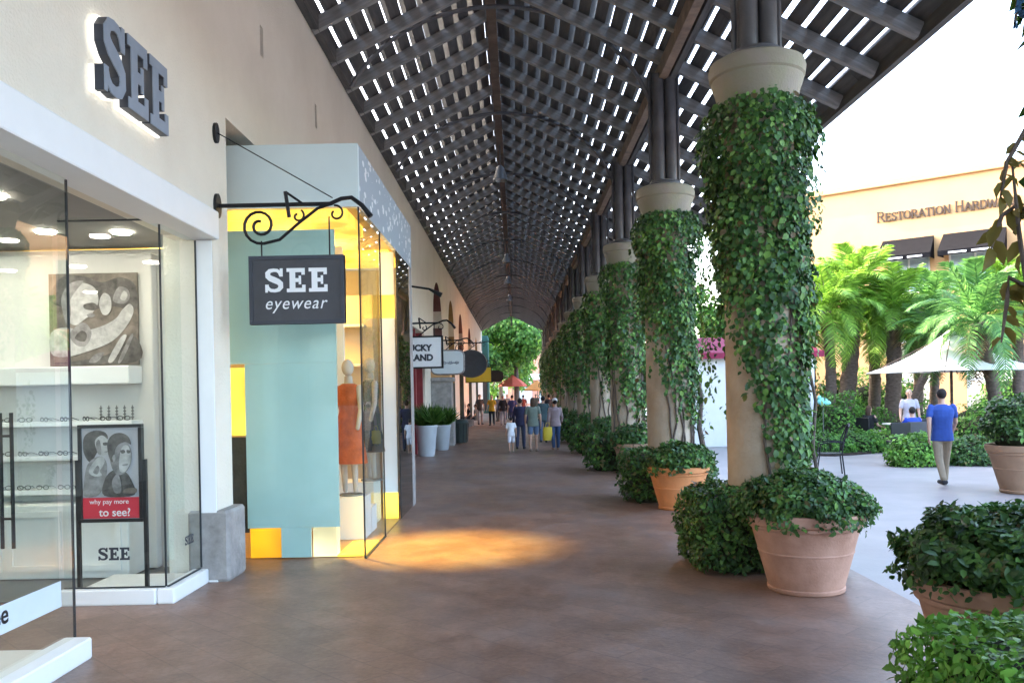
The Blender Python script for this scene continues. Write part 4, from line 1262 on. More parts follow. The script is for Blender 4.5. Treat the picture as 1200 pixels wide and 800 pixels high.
# second
bush('box_hedge', 'dark box hedge left of the bright orange pot', 'hedge', (2.52, 14.5, 0), 'box', (.74,.62,.42), 4200, (.05,.095), M['box'], 33, 'clipped hedges around the columns')
pot('bright orange terracotta pot in front of the tan column', (2.50, 13.3, 0), .92, potmesh(mat('orange_terracotta', (.58,.235,.09), .75, .12, 4, .2, 45)))
bush('potted_shrub', 'low dark shrub growing in the bright orange pot', 'shrub', (2.50, 13.3, .66), 'dome', (.52,.5,.36), 3200, (.05,.09), M['box'], 34, 'shrubs in the terracotta pots')
hs_me = ms_me = None
for i, y in enumerate(COLY[3:]):
    far = i >= 3
    lbH = ['dark hedge at the foot of the third column in the row', 'dark hedge at the foot of the fourth column in the row', 'dark hedge at the foot of the fifth column in the row'][i] if not far else 'far dark hedge merged along the column row'
    lbP = ['brown pot beside the third hedge in the row', 'brown pot beside the fourth hedge in the row', 'brown pot beside the fifth hedge in the row'][i] if not far else 'far brown pot half lost among the hedges'
    lbS = ['dark shrub in the pot by the third hedge', 'dark shrub in the pot by the fourth hedge', 'dark shrub in the pot by the fifth hedge'][i] if not far else 'far dark shrub in a pot among the hedges'
    hs_me = bush('box_hedge', lbH, 'hedge', (2.45, y-.1, 0), 'box', (.82,.62,.42), 2000, (.07,.13), M['box'], 35, 'clipped hedges around the columns', share=hs_me)
    pot(lbP, (2.62, y-1.32, 0), .95, pm2)
    ms_me = bush('potted_shrub', lbS, 'shrub', (2.62, y-1.32, .67), 'dome', (.55,.52,.42), 1500, (.07,.12), M['box'], 36, 'shrubs in the terracotta pots', share=ms_me)
# nearest, lower right
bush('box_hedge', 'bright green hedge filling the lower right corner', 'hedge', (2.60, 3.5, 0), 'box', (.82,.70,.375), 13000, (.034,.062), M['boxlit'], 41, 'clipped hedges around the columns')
pot('terracotta pot mostly hidden under the bush at right', (2.84, 4.98, 0), 1.0)
bush('potted_shrub', 'big dark bush spreading over its pot at the right edge', 'shrub', (2.90, 5.0, .78), 'dome', (.66,.60,.35), 12000, (.036,.066), M['box'], 42, 'shrubs in the terracotta pots')
# courtyard pot at the right edge
pot('wide brown pot standing alone in the courtyard at right', (8.55, 14.4, 0), 1.12, pm2)
bush('potted_shrub', 'round clipped shrub in the lone courtyard pot', 'shrub', (8.55, 14.4, 1.02), 'dome', (.66,.64,.62), 5200, (.05,.09), M['box'], 43, 'shrubs in the terracotta pots')

# ------------------------------------------------------------------ planters and bin on the left
pl_me = MB().loft([(0,0,0,.20,.20),(0,0,.05,.22,.22),(0,0,.75,.29,.29),(0,0,.80,.31,.31),(0,0,.83,.30,.30),(0,0,.78,.26,.26)], 24).mesh('planter_body', M['planter'], True)
def blades(n, L, spread, m, seed):
    r_ = np.random.default_rng(seed)
    a = r_.uniform(0, 2*math.pi, n); q = r_.uniform(0, 1, n)**.7
    P = np.stack([.2*q*np.cos(a), .2*q*np.sin(a), np.full(n, 0.0)], 1)
    T = np.stack([np.cos(a)*spread*q, np.sin(a)*spread*q, np.ones(n)], 1) + r_.normal(scale=.18, size=(n,3))
    N = np.stack([np.cos(a+1.4), np.sin(a+1.4), r_.normal(scale=.3, size=n)], 1)
    return leaves_mesh('foliage', P, N, T, r_.uniform(L*.6, L*1.2, n), m, .05, .02, .35)
gm = blades(420, .62, .9, M['grass'], 5)
for (x, y, s, lb, lg) in [(-2.72, 25.6, 1.12, 'tall pale planter nearest along the shop wall', 'green grass in the nearer pale planter'), (-2.5, 28.4, 1.0, 'shaded pale planter just beyond the first one', 'green grass in the farther pale planter')]:
    t = thing('tall_planter', lb, 'planter', (x, y, 0), 0, 'planters by the shop wall'); t.scale = (s,s,s)
    link('planter_body', pl_me, t)
    g = thing('planter_grass', lg, 'plant', (x, y, .80*s), 0, 'grasses in the planters')
    o = link('foliage', gm, g); o['kind'] = 'stuff'
    link('root_ball', MB().ball((0,0,-.02), .24, .24, .06).mesh('root_ball', M['earth'], True), g)
tb = thing('litter_bin', 'dark green litter bin beside the stone pier', 'bin', (-2.12, 31.6, 0))
MB().lathe([(.24,.04),(.27,.06),(.30,.70),(.31,.74)], n=20).build('bin_body', M['binGreen'], tb, True)
for k in range(12):
    a = 2*math.pi*k/12
    MB().tube([(.285*math.cos(a), .285*math.sin(a), .08), (.325*math.cos(a), .325*math.sin(a), .74)], .012, 5).build('slat', M['black'], tb)
MB().lathe([(.33,.742),(.34,.78),(.28,.86),(.12,.92),(.02,.925)], n=20).build('lid', M['binGreen'], tb, True)

# ------------------------------------------------------------------ people
def remesh_build(mb, name, m, parent, voxel):
    me = mb.mesh(name, m, False)
    o = bpy.data.objects.new(name, me); COL.objects.link(o)
    md = o.modifiers.new('r', 'REMESH'); md.mode = 'VOXEL'; md.voxel_size = voxel; md.use_smooth_shade = True
    s2 = o.modifiers.new('s', 'SMOOTH'); s2.factor = .5; s2.iterations = 3
    dg = bpy.context.evaluated_depsgraph_get(); dg.update()
    nm = bpy.data.meshes.new_from_object(o.evaluated_get(dg))
    nm.name = name
    o.modifiers.clear(); o.data = nm
    if not nm.materials: nm.materials.append(m)
    nm.polygons.foreach_set('use_smooth', [True]*len(nm.polygons))
    if parent: o.parent = parent
    return o
_mc = {}
def cm(c):
    c = tuple(c)
    if c not in _mc: _mc[c] = cloth('cloth_%02d' % len(_mc), c)
    return _mc[c]
HAIRC = {'dark': (.02,.014,.012), 'brown': (.07,.04,.025), 'grey': (.3,.28,.26)}
def person(label, loc, rz, H, shirt, legs, sleeve=.5, leglen=1.0, hair='dark', pose='stand', step=.0, arms=(0,0), shoes=(.03,.03,.035), cap=None,
           longhair=False, skin=None, voxel=.011, group='people in the arcade', build=1.0, skirt=False):
    t = thing('person', label, 'person', loc, rz, group)
    k = H/1.75
    sk_ = skin or M['skin']
    hz = .93*k if pose != 'sit' else .50*k
    up = hz - .93*k
    def Z(z): return z*k + up
    # leg joints
    J = {}
    for s in (-1, 1):
        hip = Vector((s*.09*k, 0, hz-.02))
        if pose == 'sit':
            kn = hip + Vector((s*.04*k, .43*k, .02)); an = kn + Vector((0, -.02, -.42*k)); an.z = .07
        else:
            sw = step*s
            kn = hip + Vector((s*.01*k, math.sin(sw)*.44*k + .015, -math.cos(sw)*.44*k))
            bk = sw - abs(step)*.5 - (.35*abs(step) if sw < 0 else 0)
            an = kn + Vector((0, math.sin(bk)*.40*k, -math.cos(bk)*.40*k))
            an.z = max(an.z, .075*k) if sw >= 0 or step == 0 else max(an.z, .10*k)
        sh = Vector((s*.19*k*build, 0, Z(1.42)))
        aw = arms[0 if s < 0 else 1]
        el = sh + Vector((s*.05*k, math.sin(aw)*.29*k - .02*k, -math.cos(aw)*.29*k))
        fo = aw + (.9 if pose == 'sit' else .25 + max(0, aw)*.6)
        wr = el + Vector((s*.01*k, math.sin(fo)*.25*k, -math.cos(fo)*.25*k))
        J[s] = (hip, kn, an, sh, el, wr, (wr-el).normalized())
    b = MB()
    def torso(mb, g, z0=.86, top=True):
        r = [(0,0,Z(z0),.155*k*g,.115*k*g),(0,0,Z(.97),.165*k*g,.12*k*g),(0,0,Z(1.10),.148*k*g*build,.105*k*g*build),(0,0,Z(1.26),.170*k*g*build,.118*k*g*build),(0,-.005,Z(1.38),.185*k*g*build,.112*k*g),(0,-.005,Z(1.44),.15*k*g,.085*k*g),(0,0,Z(1.48),.075*k*g,.065*k*g)]
        mb.loft(r, 18)
    torso(b, .93)
    b.tube([(0,0,Z(1.42)),(0,.01*k,Z(1.58))], [.062*k,.055*k], 10)
    b.ball((0,.015*k,Z(1.645)), .074*k, .092*k, .108*k, 14, 10)
    b.ball((0,.035*k,Z(1.585)), .052*k, .06*k, .05*k, 10, 8)          # jaw
    b.caps((0,.105*k,Z(1.655)),(0,.118*k,Z(1.632)),.012*k,.016*k,8)   # nose
    for s in (-1, 1):
        b.ball((s*.077*k,.01*k,Z(1.64)), .014*k,.022*k,.032*k,8,6)
        hip, kn, an, sh, el, wr, hd_ = J[s]
        b.caps(hip, kn, .082*k, .055*k); b.caps(kn, an, .054*k, .036*k)
        b.caps(kn+(an-kn)*.15+Vector((0,-.015*k,0)), kn+(an-kn)*.5, .052*k, .042*k)
        fdir = Vector((s*.12, 1, 0)).normalized()
        b.caps(an+Vector((0,-.02*k,-.035*k)), an+fdir*.15*k+Vector((0,0,-.045*k)), .036*k, .028*k)
        b.caps(sh, el, .052*k, .038*k); b.caps(el, wr, .038*k, .026*k)
        palm = wr + hd_*.05*k
        b.ball(palm, .022*k, .034*k, .044*k, 10, 8)
        side = Vector((0, 1, 0)) - hd_*hd_.y; side.normalize()
        inn = hd_.cross(side)*(-s if False else 1)
        for q, (off, ln) in enumerate([(-.027,.062),(-.009,.074),(.009,.070),(.026,.055)]):
            base = palm + side*off*k + hd_*.030*k
            m1 = base + hd_*ln*.55*k + Vector((-s*.008*k,0,0))
            b.caps(base, m1, .0105*k, .010*k, 7); b.caps(m1, m1+hd_*ln*.45*k+Vector((-s*.014*k,0,0)), .010*k, .0085*k, 7)
        th = palm + side*.03*k - hd_*.015*k
        b.caps(th, th+side*.028*k+hd_*.03*k, .012*k, .010*k, 7); b.caps(th+side*.028*k+hd_*.03*k, th+side*.03*k+hd_*.058*k, .010*k, .009*k, 7)
    remesh_build(b, 'body', sk_, t, voxel)
    # shirt
    c = MB(); torso(c, 1.06, .86); c.loft([(0,0,Z(.82),.198*k,.158*k),(0,0,Z(.90),.190*k,.146*k),(0,0,Z(1.02),.172*k,.126*k)], 18)
    for s in (-1, 1):
        hip, kn, an, sh, el, wr, hd_ = J[s]
        if sleeve <= 1: c.caps(sh-Vector((s*.02*k,0,0)), sh+(el-sh)*max(.3, sleeve), .066*k, .058*k)
        else:
            c.caps(sh-Vector((s*.02*k,0,0)), el, .064*k, .05*k); c.caps(el, wr, .05*k, .038*k)
    remesh_build(c, 'shirt', cm(shirt), t, voxel*1.15)
    g = MB()
    g.loft([(0,0,Z(.80),.15*k,.115*k),(0,0,Z(.88),.172*k,.130*k),(0,0,Z(.98),.168*k,.126*k),(0,0,Z(1.0),.16*k,.12*k)], 16)
    for s in (-1, 1):
        hip, kn, an, *_ = J[s]
        if leglen >= .95:
            g.caps(hip, kn, .098*k, .072*k); g.caps(kn, an+Vector((0,0,.02*k)), .072*k, .056*k)
        else:
            g.caps(hip, hip+(kn-hip)*leglen*2, .10*k, .088*k)
    if skirt: g.loft([(0,0,Z(.52),.24*k,.2*k),(0,0,Z(.75),.20*k,.16*k),(0,0,Z(.98),.16*k,.12*k)], 16)
    remesh_build(g, 'skirt' if skirt else ('trousers' if leglen >= .95 else 'shorts'), cm(legs), t, voxel*1.15)
    h = MB()
    h.ball((0,-.012*k,Z(1.668)), .083*k, .094*k, .100*k, 14, 10)
    if longhair: h.loft([(0,-.05*k,Z(1.40),.06*k,.03*k),(0,-.05*k,Z(1.50),.085*k,.05*k),(0,-.03*k,Z(1.62),.085*k,.08*k),(0,-.02*k,Z(1.68),.08*k,.08*k)], 12)
    ho = h.build('hair', cm(HAIRC[hair]), t, True)
    if cap:
        cp = MB(); cp.lathe([(.092*k,Z(1.68)),(.092*k,Z(1.73)),(.07*k,Z(1.775)),(.02*k,Z(1.795))], n=16)
        cp.loft([(0,.10*k,Z(1.685),.075*k,.07*k),(0,.10*k,Z(1.697),.07*k,.065*k)], 12)
        cp.build('cap', cm(cap), t, True)
    for s in (-1, 1):
        hip, kn, an, *_ = J[s]
        e = MB().ball((s*.030*k,.097*k,Z(1.655)), .010*k, .006*k, .007*k, 8, 6); e.build('eye', M['black'], t, True)
        fdir = Vector((s*.12, 1, 0)).normalized(); f = MB()
        f.caps(an+Vector((0,-.03*k,-.042*k)), an+fdir*.17*k+Vector((0,0,-.048*k)), .045*k, .036*k)
        f.build('shoe', cm(shoes), t, True)
    return t
def gp_(px, Y): return (px-605)/1000.0*Y
# man in blue polo, walking away
person('man in a blue polo shirt and khaki trousers walking away in the courtyard', (7.72, 15.5, 0), R(-8), 1.76, (.03,.075,.30), (.30,.24,.17), .55, 1.0, 'dark', 'stand', .30, (-.35,.35), voxel=.009, group='people in the courtyard', build=1.1)
# walkers in the corridor
person('small child in white shirt and white shorts walking away', (gp_(598,26.4), 26.4, 0), R(5), 1.10, (.75,.76,.80), (.68,.68,.74), .6, .40, 'dark', 'stand', .25, (.1,-.1), (.25,.2,.18))
person('woman in green-grey top and denim shorts in the middle of the walkway', (gp_(624,26.8), 26.8, 0), 0, 1.68, (.16,.20,.17), (.10,.15,.24), .6, .34, 'brown', 'stand', .18, (.2,-.2), (.2,.15,.12), longhair=True)
person('person in white cap, pinkish top and blue jeans near the hedges', (gp_(650,27.2), 27.2, 0), R(4), 1.62, (.34,.26,.28), (.05,.09,.19), 1.3, 1.0, 'dark', 'stand', .22, (-.1,.3), (.35,.22,.16), cap=(.7,.68,.66))
person('person in dark blue top walking just behind the white-clad child', (gp_(609,28.0), 28.0, 0), R(-5), 1.66, (.03,.03,.07), (.05,.06,.11), 1.3, 1.0, 'dark', 'stand', .2, (.2,-.2))
person('person in dark top walking ahead of the woman in shorts', (gp_(636,31.5), 31.5, 0), 0, 1.70, (.06,.10,.11), (.09,.13,.2), .6, 1.0, 'dark', 'stand', .15, (.2,-.1))
person('man in a yellow shirt standing near the far shop wall', (gp_(576,49.0), 49.0, 0), R(170), 1.74, (.68,.36,.03), (.025,.025,.035), .6, 1.0, 'dark', 'stand', .05, (.1,.2), voxel=.014)
person('person in dark clothes right of the yellow-shirted man', (gp_(589,49.5), 49.5, 0), R(180), 1.70, (.03,.025,.03), (.28,.28,.32), 1.3, 1.0, 'dark', 'stand', .12, voxel=.014)
person('person in purple-blue top far ahead in the crowd', (gp_(600,46), 46, 0), R(10), 1.72, (.06,.05,.13), (.05,.05,.1), .6, 1.0, 'dark', 'stand', .12, voxel=.014)
person('person in dark jacket standing left of the bench group', (gp_(541.5,50), 50.5, 0), R(120), 1.68, (.03,.03,.03), (.03,.03,.03), 1.3, 1.0, 'dark', 'stand', 0, voxel=.014)
person('person in black top sitting second from the wall', (gp_(549,49), 49, 0), R(100), 1.68, (.025,.025,.03), (.12,.1,.09), .6, 1.0, 'dark', 'sit', 0, voxel=.014)
person('person in grey top sitting nearest the yellow-shirted man', (gp_(557,48), 48, 0), R(80), 1.66, (.16,.14,.12), (.03,.03,.035), .6, 1.0, 'brown', 'sit', 0, voxel=.014)
person('tall person in dark top standing behind the seated pair', (gp_(562,51), 51, 0), R(200), 1.78, (.04,.04,.045), (.2,.2,.22), .6, 1.0, 'dark', 'stand', 0, voxel=.014)
for (px_, Y, h_, c1, c2, rz, lb) in [(583, 56, 1.70, (.10,.12,.16), (.05,.05,.06), 20, 'far person in slate top left of the arch axis'), (594, 60, 1.75, (.30,.28,.27), (.08,.08,.1), 190, 'far person in pale grey top near the arch axis'),
        (613, 58, 1.68, (.22,.06,.06), (.05,.06,.1), 0, 'far person in a dark red top behind the woman in shorts'), (628, 63, 1.72, (.12,.13,.12), (.2,.18,.15), 170, 'far person in grey-green top left of the orange umbrella'), (643, 50, 1.70, (.05,.05,.06), (.07,.1,.16), 5, 'person in black top and jeans farther along the hedges')]:
    person(lb, (gp_(px_, Y), Y, 0), R(rz), h_, c1, c2, .6, 1.0, 'dark', 'stand', .15, (.15,-.15), voxel=.015)
bn = thing('bench', 'low stone bench under the seated pair by the far wall', 'bench', (gp_(553,48.6)-.15, 48.5, 0), R(0))
MB().bbox(-.25,-.9,.34,.25,1.0,.42,.02).build('seat', M['stone'], bn)
for y in (-.7, .8): MB().bbox(-.2, y-.12, 0, .2, y+.12, .338, .01).build('leg', M['stone'], bn)
bg_ = thing('shopping_bag', 'yellow shopping bag held low beside the person in the white cap', 'bag', (gp_(641,27.1), 27.1, .32))
MB().loft([(0,0,0,.15,.07),(0,0,.2,.16,.075),(0,0,.42,.14,.03)], 14).build('bag_body', M['yellowsign'], bg_, True)
MB().tube([(-.07,0,.41),(-.04,0,.56),(.04,0,.56),(.07,0,.41)], .01, 5).build('handle', M['yellowsign'], bg_)

# ------------------------------------------------------------------ courtyard: kiosk, chair, umbrella
ki = thing('kiosk', 'white kiosk with magenta cloth roof half hidden behind the columns', 'kiosk', (5.3, 27.0, 0))
MB().bbox(0,0,0,4.05,3.2,2.93,.03).build('wall', M['offwhite'], ki)
for x in (.0, 4.05): MB().bbox(x-.07,-.07,0,x+.07,.07,2.96,.01).build('corner_post', M['white'], ki)
MB().add([(-.25,-.3,2.97),(4.35,-.3,2.97),(4.35,3.5,2.97),(-.25,3.5,2.97),(.7,.9,3.52),(3.4,.9,3.52),(3.4,2.3,3.52),(.7,2.3,3.52)],
         [(0,3,2,1),(4,5,6,7),(0,1,5,4),(1,2,6,5),(2,3,7,6),(3,0,4,7)]).build('roof', M['magenta'], ki)
MB().box(-.26,-.31,2.79,4.36,-.29,2.968).build('roof_valance', M['magenta'], ki)
ch = thing('garden_chair', 'black iron garden chair beside the foreground column', 'chair', (6.55, 17.9, 0), R(75))
sL = MB()
for (x, y) in ((-.22,-.22),(.22,-.22)):
    MB().tube([(x*1.15,y*1.2,0),(x,y,.45),(x,y-.03,.75),(x*.95,y-.14,1.0)], .016, 6).build('leg', M['iron'], ch, True)
for (x, y) in ((-.22,.22),(.22,.22)):
    MB().tube([(x*1.15,y*1.3,0),(x,y,.45)], .016, 6).build('leg', M['iron'], ch, True)
st_ = MB()
for q in range(9): st_.box(-.23+q*.0525,-.22,.44,-.23+q*.0525+.036,.22,.456)
st_.box(-.24,-.24,.425,.24,-.22,.46); st_.box(-.24,.221,.425,.24,.24,.46)
st_.build('seat', M['iron'], ch)
bk = MB().tube([(-.21,-.36,1.0),(-.1,-.385,1.06),(.1,-.385,1.06),(.21,-.36,1.0)], .016, 6)
for q in range(6): bk.tube([(-.16+q*.064,-.225,.5),(-.16+q*.064,-.37,1.03)], .008, 5)
bk.build('backrest', M['iron'], ch)
for s in (-1, 1): MB().tube([(s*.22,-.28,.68),(s*.25,0,.70),(s*.25,.2,.66),(s*.23,.22,.45)], .014, 6).build('armrest', M['iron'], ch, True)

um = thing('garden_umbrella', 'large white square canvas umbrella in the courtyard', 'umbrella', (12.55, 24.6, 0), R(14))
cv = MB(); n = 8; hs_ = 1.66
def cz_(u, v):
    m_ = max(abs(u), abs(v)); return 3.46 - 1.24*m_**.92 - .15*math.sin(math.pi*m_)*(1-abs(abs(u)-abs(v)))
vs = []; fs = []
G = 16
for i in range(G+1):
    for j in range(G+1):
        u, v = -1+2*i/G, -1+2*j/G; vs.append((u*hs_, v*hs_, cz_(u, v)))
for i in range(G):
    for j in range(G):
        a = i*(G+1)+j; fs.append((a, a+1, a+G+2, a+G+1))
top_ = len(vs)
vs += [(x, y, z-.012) for x, y, z in vs]
fs += [tuple(q+top_ for q in reversed(f)) for f in fs]
cv.add(vs, fs).build('canopy', M['canvas'], um, True)
MB().tube([(0,0,.05),(0,0,3.44)], .04, 10).build('pole', M['bark'], um, True)
for (u, v) in ((-1,-1),(1,-1),(1,1),(-1,1)):
    MB().tube([(0,0,3.3),(u*hs_*.98, v*hs_*.98, cz_(u, v)-.05)], .016, 5).build('rib', M['bark'], um)
MB().bbox(-.35,-.35,0,.35,.35,.08,.02).build('base', M['stone'], um)

# seated people under the umbrella and beyond, with chairs
def simple_chair(label, loc, rz, m):
    t = thing('patio_chair', label, 'chair', loc, rz, 'patio chairs in the courtyard')
    MB().bbox(-.24,-.24,.42,.24,.24,.46,.015).build('seat', m, t)
    MB().bbox(-.24,-.29,.50,.24,-.25,.92,.02).build('backrest', m, t)
    for x in (-.21, .21):
        for y in (-.22, .2): MB().tube([(x,y,0),(x,y,.42)], .017, 6).build('leg', M['black'], t)
        MB().tube([(x,-.25,.42),(x,-.27,.92)], .015, 6).build('back_post', M['black'], t)
    return t
simple_chair('black patio chair with its broad back to us beside the blue-shirted sitter', (9.55, 21.4, 0), R(-10), M['black'])
simple_chair('black patio chair under the white umbrella', (10.6, 21.9, 0), R(15), M['black'])
person('seated person in a bright blue top at the patio table', (10.1, 21.8, 0), R(-5), 1.70, (.02,.06,.40), (.1,.1,.12), .6, 1.0, 'dark', 'sit', 0, (.4,.4), group='people in the courtyard')
simple_chair('patio chair under the sitter in bright blue', (10.1, 21.75, 0), R(-5), M['charcoal'])
person('standing person in white trousers and pale patterned top by the patio', (10.95, 23.8, 0), R(160), 1.72, (.42,.40,.46), (.75,.75,.74), .6, 1.0, 'grey', 'stand', .05, (.2,.3), group='people in the courtyard')
person('person in a dark navy top sitting under the white umbrella', (11.3, 23.0, 0), R(200), 1.70, (.025,.03,.06), (.05,.05,.06), .6, 1.0, 'dark', 'sit', 0, (.5,.4), group='people in the courtyard')
simple_chair('patio chair under the sitter in dark navy', (11.3, 23.05, 0), R(200), M['charcoal'])
person('person in a black top sitting among the plants left of the umbrella', (10.4, 25.2, 0), R(-60), 1.66, (.02,.02,.022), (.3,.28,.26), .6, 1.0, 'brown', 'sit', 0, (.5,.4), group='people in the courtyard', longhair=True)
simple_chair('patio chair among the plants left of the umbrella', (10.37, 25.18, 0), R(-60), M['black'])
ft = thing('patio_table', 'small pale round patio table left of the umbrella', 'table', (11.15, 25.0, 0))
MB().lathe([(.42,.70),(.43,.72),(.42,.735)], n=24).build('tabletop', M['offwhite'], ft, True)
MB().tube([(0,0,.02),(0,0,.70)], .035, 8).build('leg', M['steel'], ft); MB().lathe([(.24,0),(.24,.02),(.05,.04)], n=18).build('base', M['steel'], ft)
ft2 = thing('patio_table', 'small round patio table under the white umbrella', 'table', (10.75, 22.75, 0))
MB().lathe([(.40,.70),(.41,.72),(.40,.735)], n=24).build('tabletop', M['offwhite'], ft2, True)
MB().tube([(0,0,.02),(0,0,.70)], .035, 8).build('leg', M['steel'], ft2); MB().lathe([(.24,0),(.24,.02),(.05,.04)], n=18).build('base', M['steel'], ft2)

# ------------------------------------------------------------------ planting beds
bed = [(7.2,23.2),(8.4,22.6),(9.6,23.2),(10.2,24.2),(11,26),(16,27),(30,28),(30,36),(7,36)]
tag(MB().prism(bed, 0, .05, 'z').build('planting_bed', M['earth']), kind='structure')
def shrub(label, px, Y, rx, rz, n, m, seed, size=(.06,.12), name='garden_shrub'):
    bush(name, label, 'shrub', (gp_(px, Y), Y, .04), 'dome', (rx, rx*.8, rz), n, size, m, seed, 'shrubs in the courtyard beds')
shrub('low green shrub at the left tip of the bed beyond the chair', 967, 23.4, .75, .55, 1800, M['shrubl'], 51)
shrub('feathery bright shrub directly behind the garden chair', 1000, 23.9, .85, .62, 2000, M['shrubl'], 52)
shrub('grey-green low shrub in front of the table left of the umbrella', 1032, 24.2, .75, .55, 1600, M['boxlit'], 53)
shrub('tall yellow-green bush beside the white kiosk', 985, 25.6, .85, 1.65, 2600, M['shrubl'], 54)
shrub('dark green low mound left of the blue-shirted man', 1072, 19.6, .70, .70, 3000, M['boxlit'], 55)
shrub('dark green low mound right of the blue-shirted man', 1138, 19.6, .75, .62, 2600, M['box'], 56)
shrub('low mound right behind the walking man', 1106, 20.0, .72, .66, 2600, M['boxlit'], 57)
shrub('yellow-green tall shrub right of the umbrella pole', 1155, 22.6, .95, 1.30, 2400, M['shrubl'], 58)
shrub('deep green shrub at the right edge behind the lone pot', 1192, 21.8, 1.0, 1.5, 2400, M['tree'], 59)
shrub('bright fern-like shrub left of the leaning trunk', 1020, 27.0, .95, 1.1, 2000, M['shrubl'], 60)
shrub('green shrub below the lit arched window', 1070, 29, 1.2, 1.2, 1800, M['tree'], 61)
shrub('green shrub under the white display panel', 1150, 29.5, 1.6, 1.3, 2000, M['tree'], 62)
shrub('tall feathery bush between the two leftmost palm trunks', 978, 31.0, 1.0, 2.3, 2600, M['shrubl'], 63, (.09,.17))
shrub('tall green bush behind the thick dark palm trunks', 1015, 33.5, 1.3, 2.4, 2600, M['tree'], 64, (.09,.17))
shrub('tall yellow-green bush right of the thick dark palm trunks', 1058, 32.5, 1.1, 2.1, 2400, M['shrubl'], 65, (.09,.17))
shrub('leafy bush far right behind the umbrella canopy', 1182, 31.0, 1.4, 2.5, 2400, M['shrubl'], 66, (.09,.17))
sg2 = thing('turquoise_ornament', 'small turquoise bird-like garden ornament on a stake beside the kiosk', 'ornament', (gp_(964,24.6), 24.6, .04))
MB().tube([(0,0,0),(0,0,1.25)], .015, 6).build('stake', M['steel'], sg2)
MB().ball((0,0,1.38), .16, .06, .11).ball((.12,0,1.34), .12, .04, .06).ball((-.10,0,1.50), .06, .05, .06).build('figure', mat('turquoise_paint', (.25,.70,.68), .4, .05, 5, 0), sg2, True)

# ------------------------------------------------------------------ palms
def frond_mesh(L, droop, seed, m, nl=34, wl=.52):
    rr = random.Random(seed); mb = MB()
    cur = [(0, L*(t - .22*t**3), L*(.42*t - droop*t*t)) for t in np.linspace(0, 1, 13)]
    mb.tube(cur, list(np.linspace(.022, .005, 13)), 4)
    for i in range(nl):
        t = .14 + .86*i/(nl-1)
        f = t*12; a = min(11, int(f)); f -= a
        p = Vector(cur[a]).lerp(Vector(cur[a+1]), f)
        d = (Vector(cur[a+1]) - Vector(cur[a])).normalized()
        ln = wl*(math.sin(math.pi*min(1, .18+t*.82))**.6)*rr.uniform(.85, 1.1) + .06
        for s in (-1, 1):
            o = (Vector((s, 0, 0))*.78 + d*.62 + Vector((0, 0, rr.uniform(-.1, .22)))).normalized()
            w_ = d*.026
            q = p + o*ln*.5 + Vector((0,0,-.02*ln)); e = p + o*ln + Vector((0,0,-.30*ln))
            mb.add([p-w_*.7, p+w_*.7, q+w_, q-w_, e], [(0,1,2,3),(3,2,4)])
    me = mb.mesh('frond', m, False, False)
    return me
FR = {}
for key, m in (('palm', M['palm']), ('palmdark', M['palmdark'])):
    FR[key] = [frond_mesh(L, dr, i, m) for i, (L, dr) in enumerate([(2.1,.35),(2.3,.55),(2.0,.80),(1.9,1.05),(2.2,.2)])]
M['deadfrond'] = leafmat('dead_palm_frond', (.16, .10, .05), (.24, .16, .08), (.33, .24, .12), .3)
FR['dead'] = [frond_mesh(1.5, 1.2, 9, M['deadfrond'], 18, .3)]
def palm(label, base, top, nf, key, seed, s=1.0, r=.17):
    rr = random.Random(seed)
    t = thing('palm_tree', label, 'palm tree', (base[0], base[1], 0), 0, 'palms in the courtyard')
    b, tp = Vector((0,0,0)), Vector(top) - Vector((base[0], base[1], 0))
    pts = []; rad = []
    N = 22
    for i in range(N+1):
        f = i/N
        p = b.lerp(tp, f); p.x += math.sin(f*math.pi)*.12*rr.choice((-1, 1)) if False else 0
        p.x += .10*math.sin(f*math.pi)
        pts.append(p); rad.append(r*(1.15 - .25*f)*(1 + (.10 if i % 2 else -.04)) + (.05 if f > .85 else 0))
    MB().tube(pts, rad, 10).build('trunk', M['bark'], t, True)
    for i in range(nf):
        f = (i+.5)/nf
        yaw = i*2.399963 + rr.uniform(-.2, .2)
        tilt = R(62 - 92*f) + rr.uniform(-.12, .12)
        me = FR[key][0 if f < .25 else (4 if f < .4 else (1 if f < .65 else (2 if f < .85 else 3)))]
        o = link('frond', me, t, tp + Vector((0,0,.06*(1-f))))
        k = s*rr.uniform(.85, 1.12)
        o.matrix_local = Matrix.Translation(tp) @ Matrix.Rotation(yaw, 4, 'Z') @ Matrix.Rotation(tilt, 4, 'X') @ Matrix.Scale(k, 4)
    for i in range(5):
        o = link('dead_frond', FR['dead'][0], t)
        o.matrix_local = Matrix.Translation(tp - Vector((0,0,.12))) @ Matrix.Rotation(rr.uniform(0, 6.28), 4, 'Z') @ Matrix.Rotation(R(-50) + rr.uniform(-.25, .15), 4, 'X') @ Matrix.Scale(s*rr.uniform(.7, 1), 4)
    return t
def at(px, py, Y):
    u, v = px-605, 460-py
    return ((u + .02*v)*Y/1000, Y, 1.85 + (v - .02*u)*Y/1000)
def palm_at(label, bpx, Y, px, py, nf, key, seed, s=1, r=.17):
    x, _, _ = at(bpx, 500, Y); tx = at(px, py, Y)
    palm(label, (x, Y), tx, nf, key, seed, s, r)
palm_at('leftmost bright palm rising just right of the foreground column', 972, 28.5, 968, 365, 34, 'palm', 1)
palm_at('bright palm with thick dark trunk left of centre in the palm group', 985, 29.5, 1000, 345, 36, 'palm', 2, 1.05, .26)
palm_at('bright palm whose fronds reach below the left awning', 1042, 29.0, 1046, 366, 30, 'palm', 3, 1.0, .24)
palm_at('palm with a long trunk leaning right behind the white umbrella', 1040, 27.0, 1104, 392, 26, 'palmdark', 4, .9, .12)
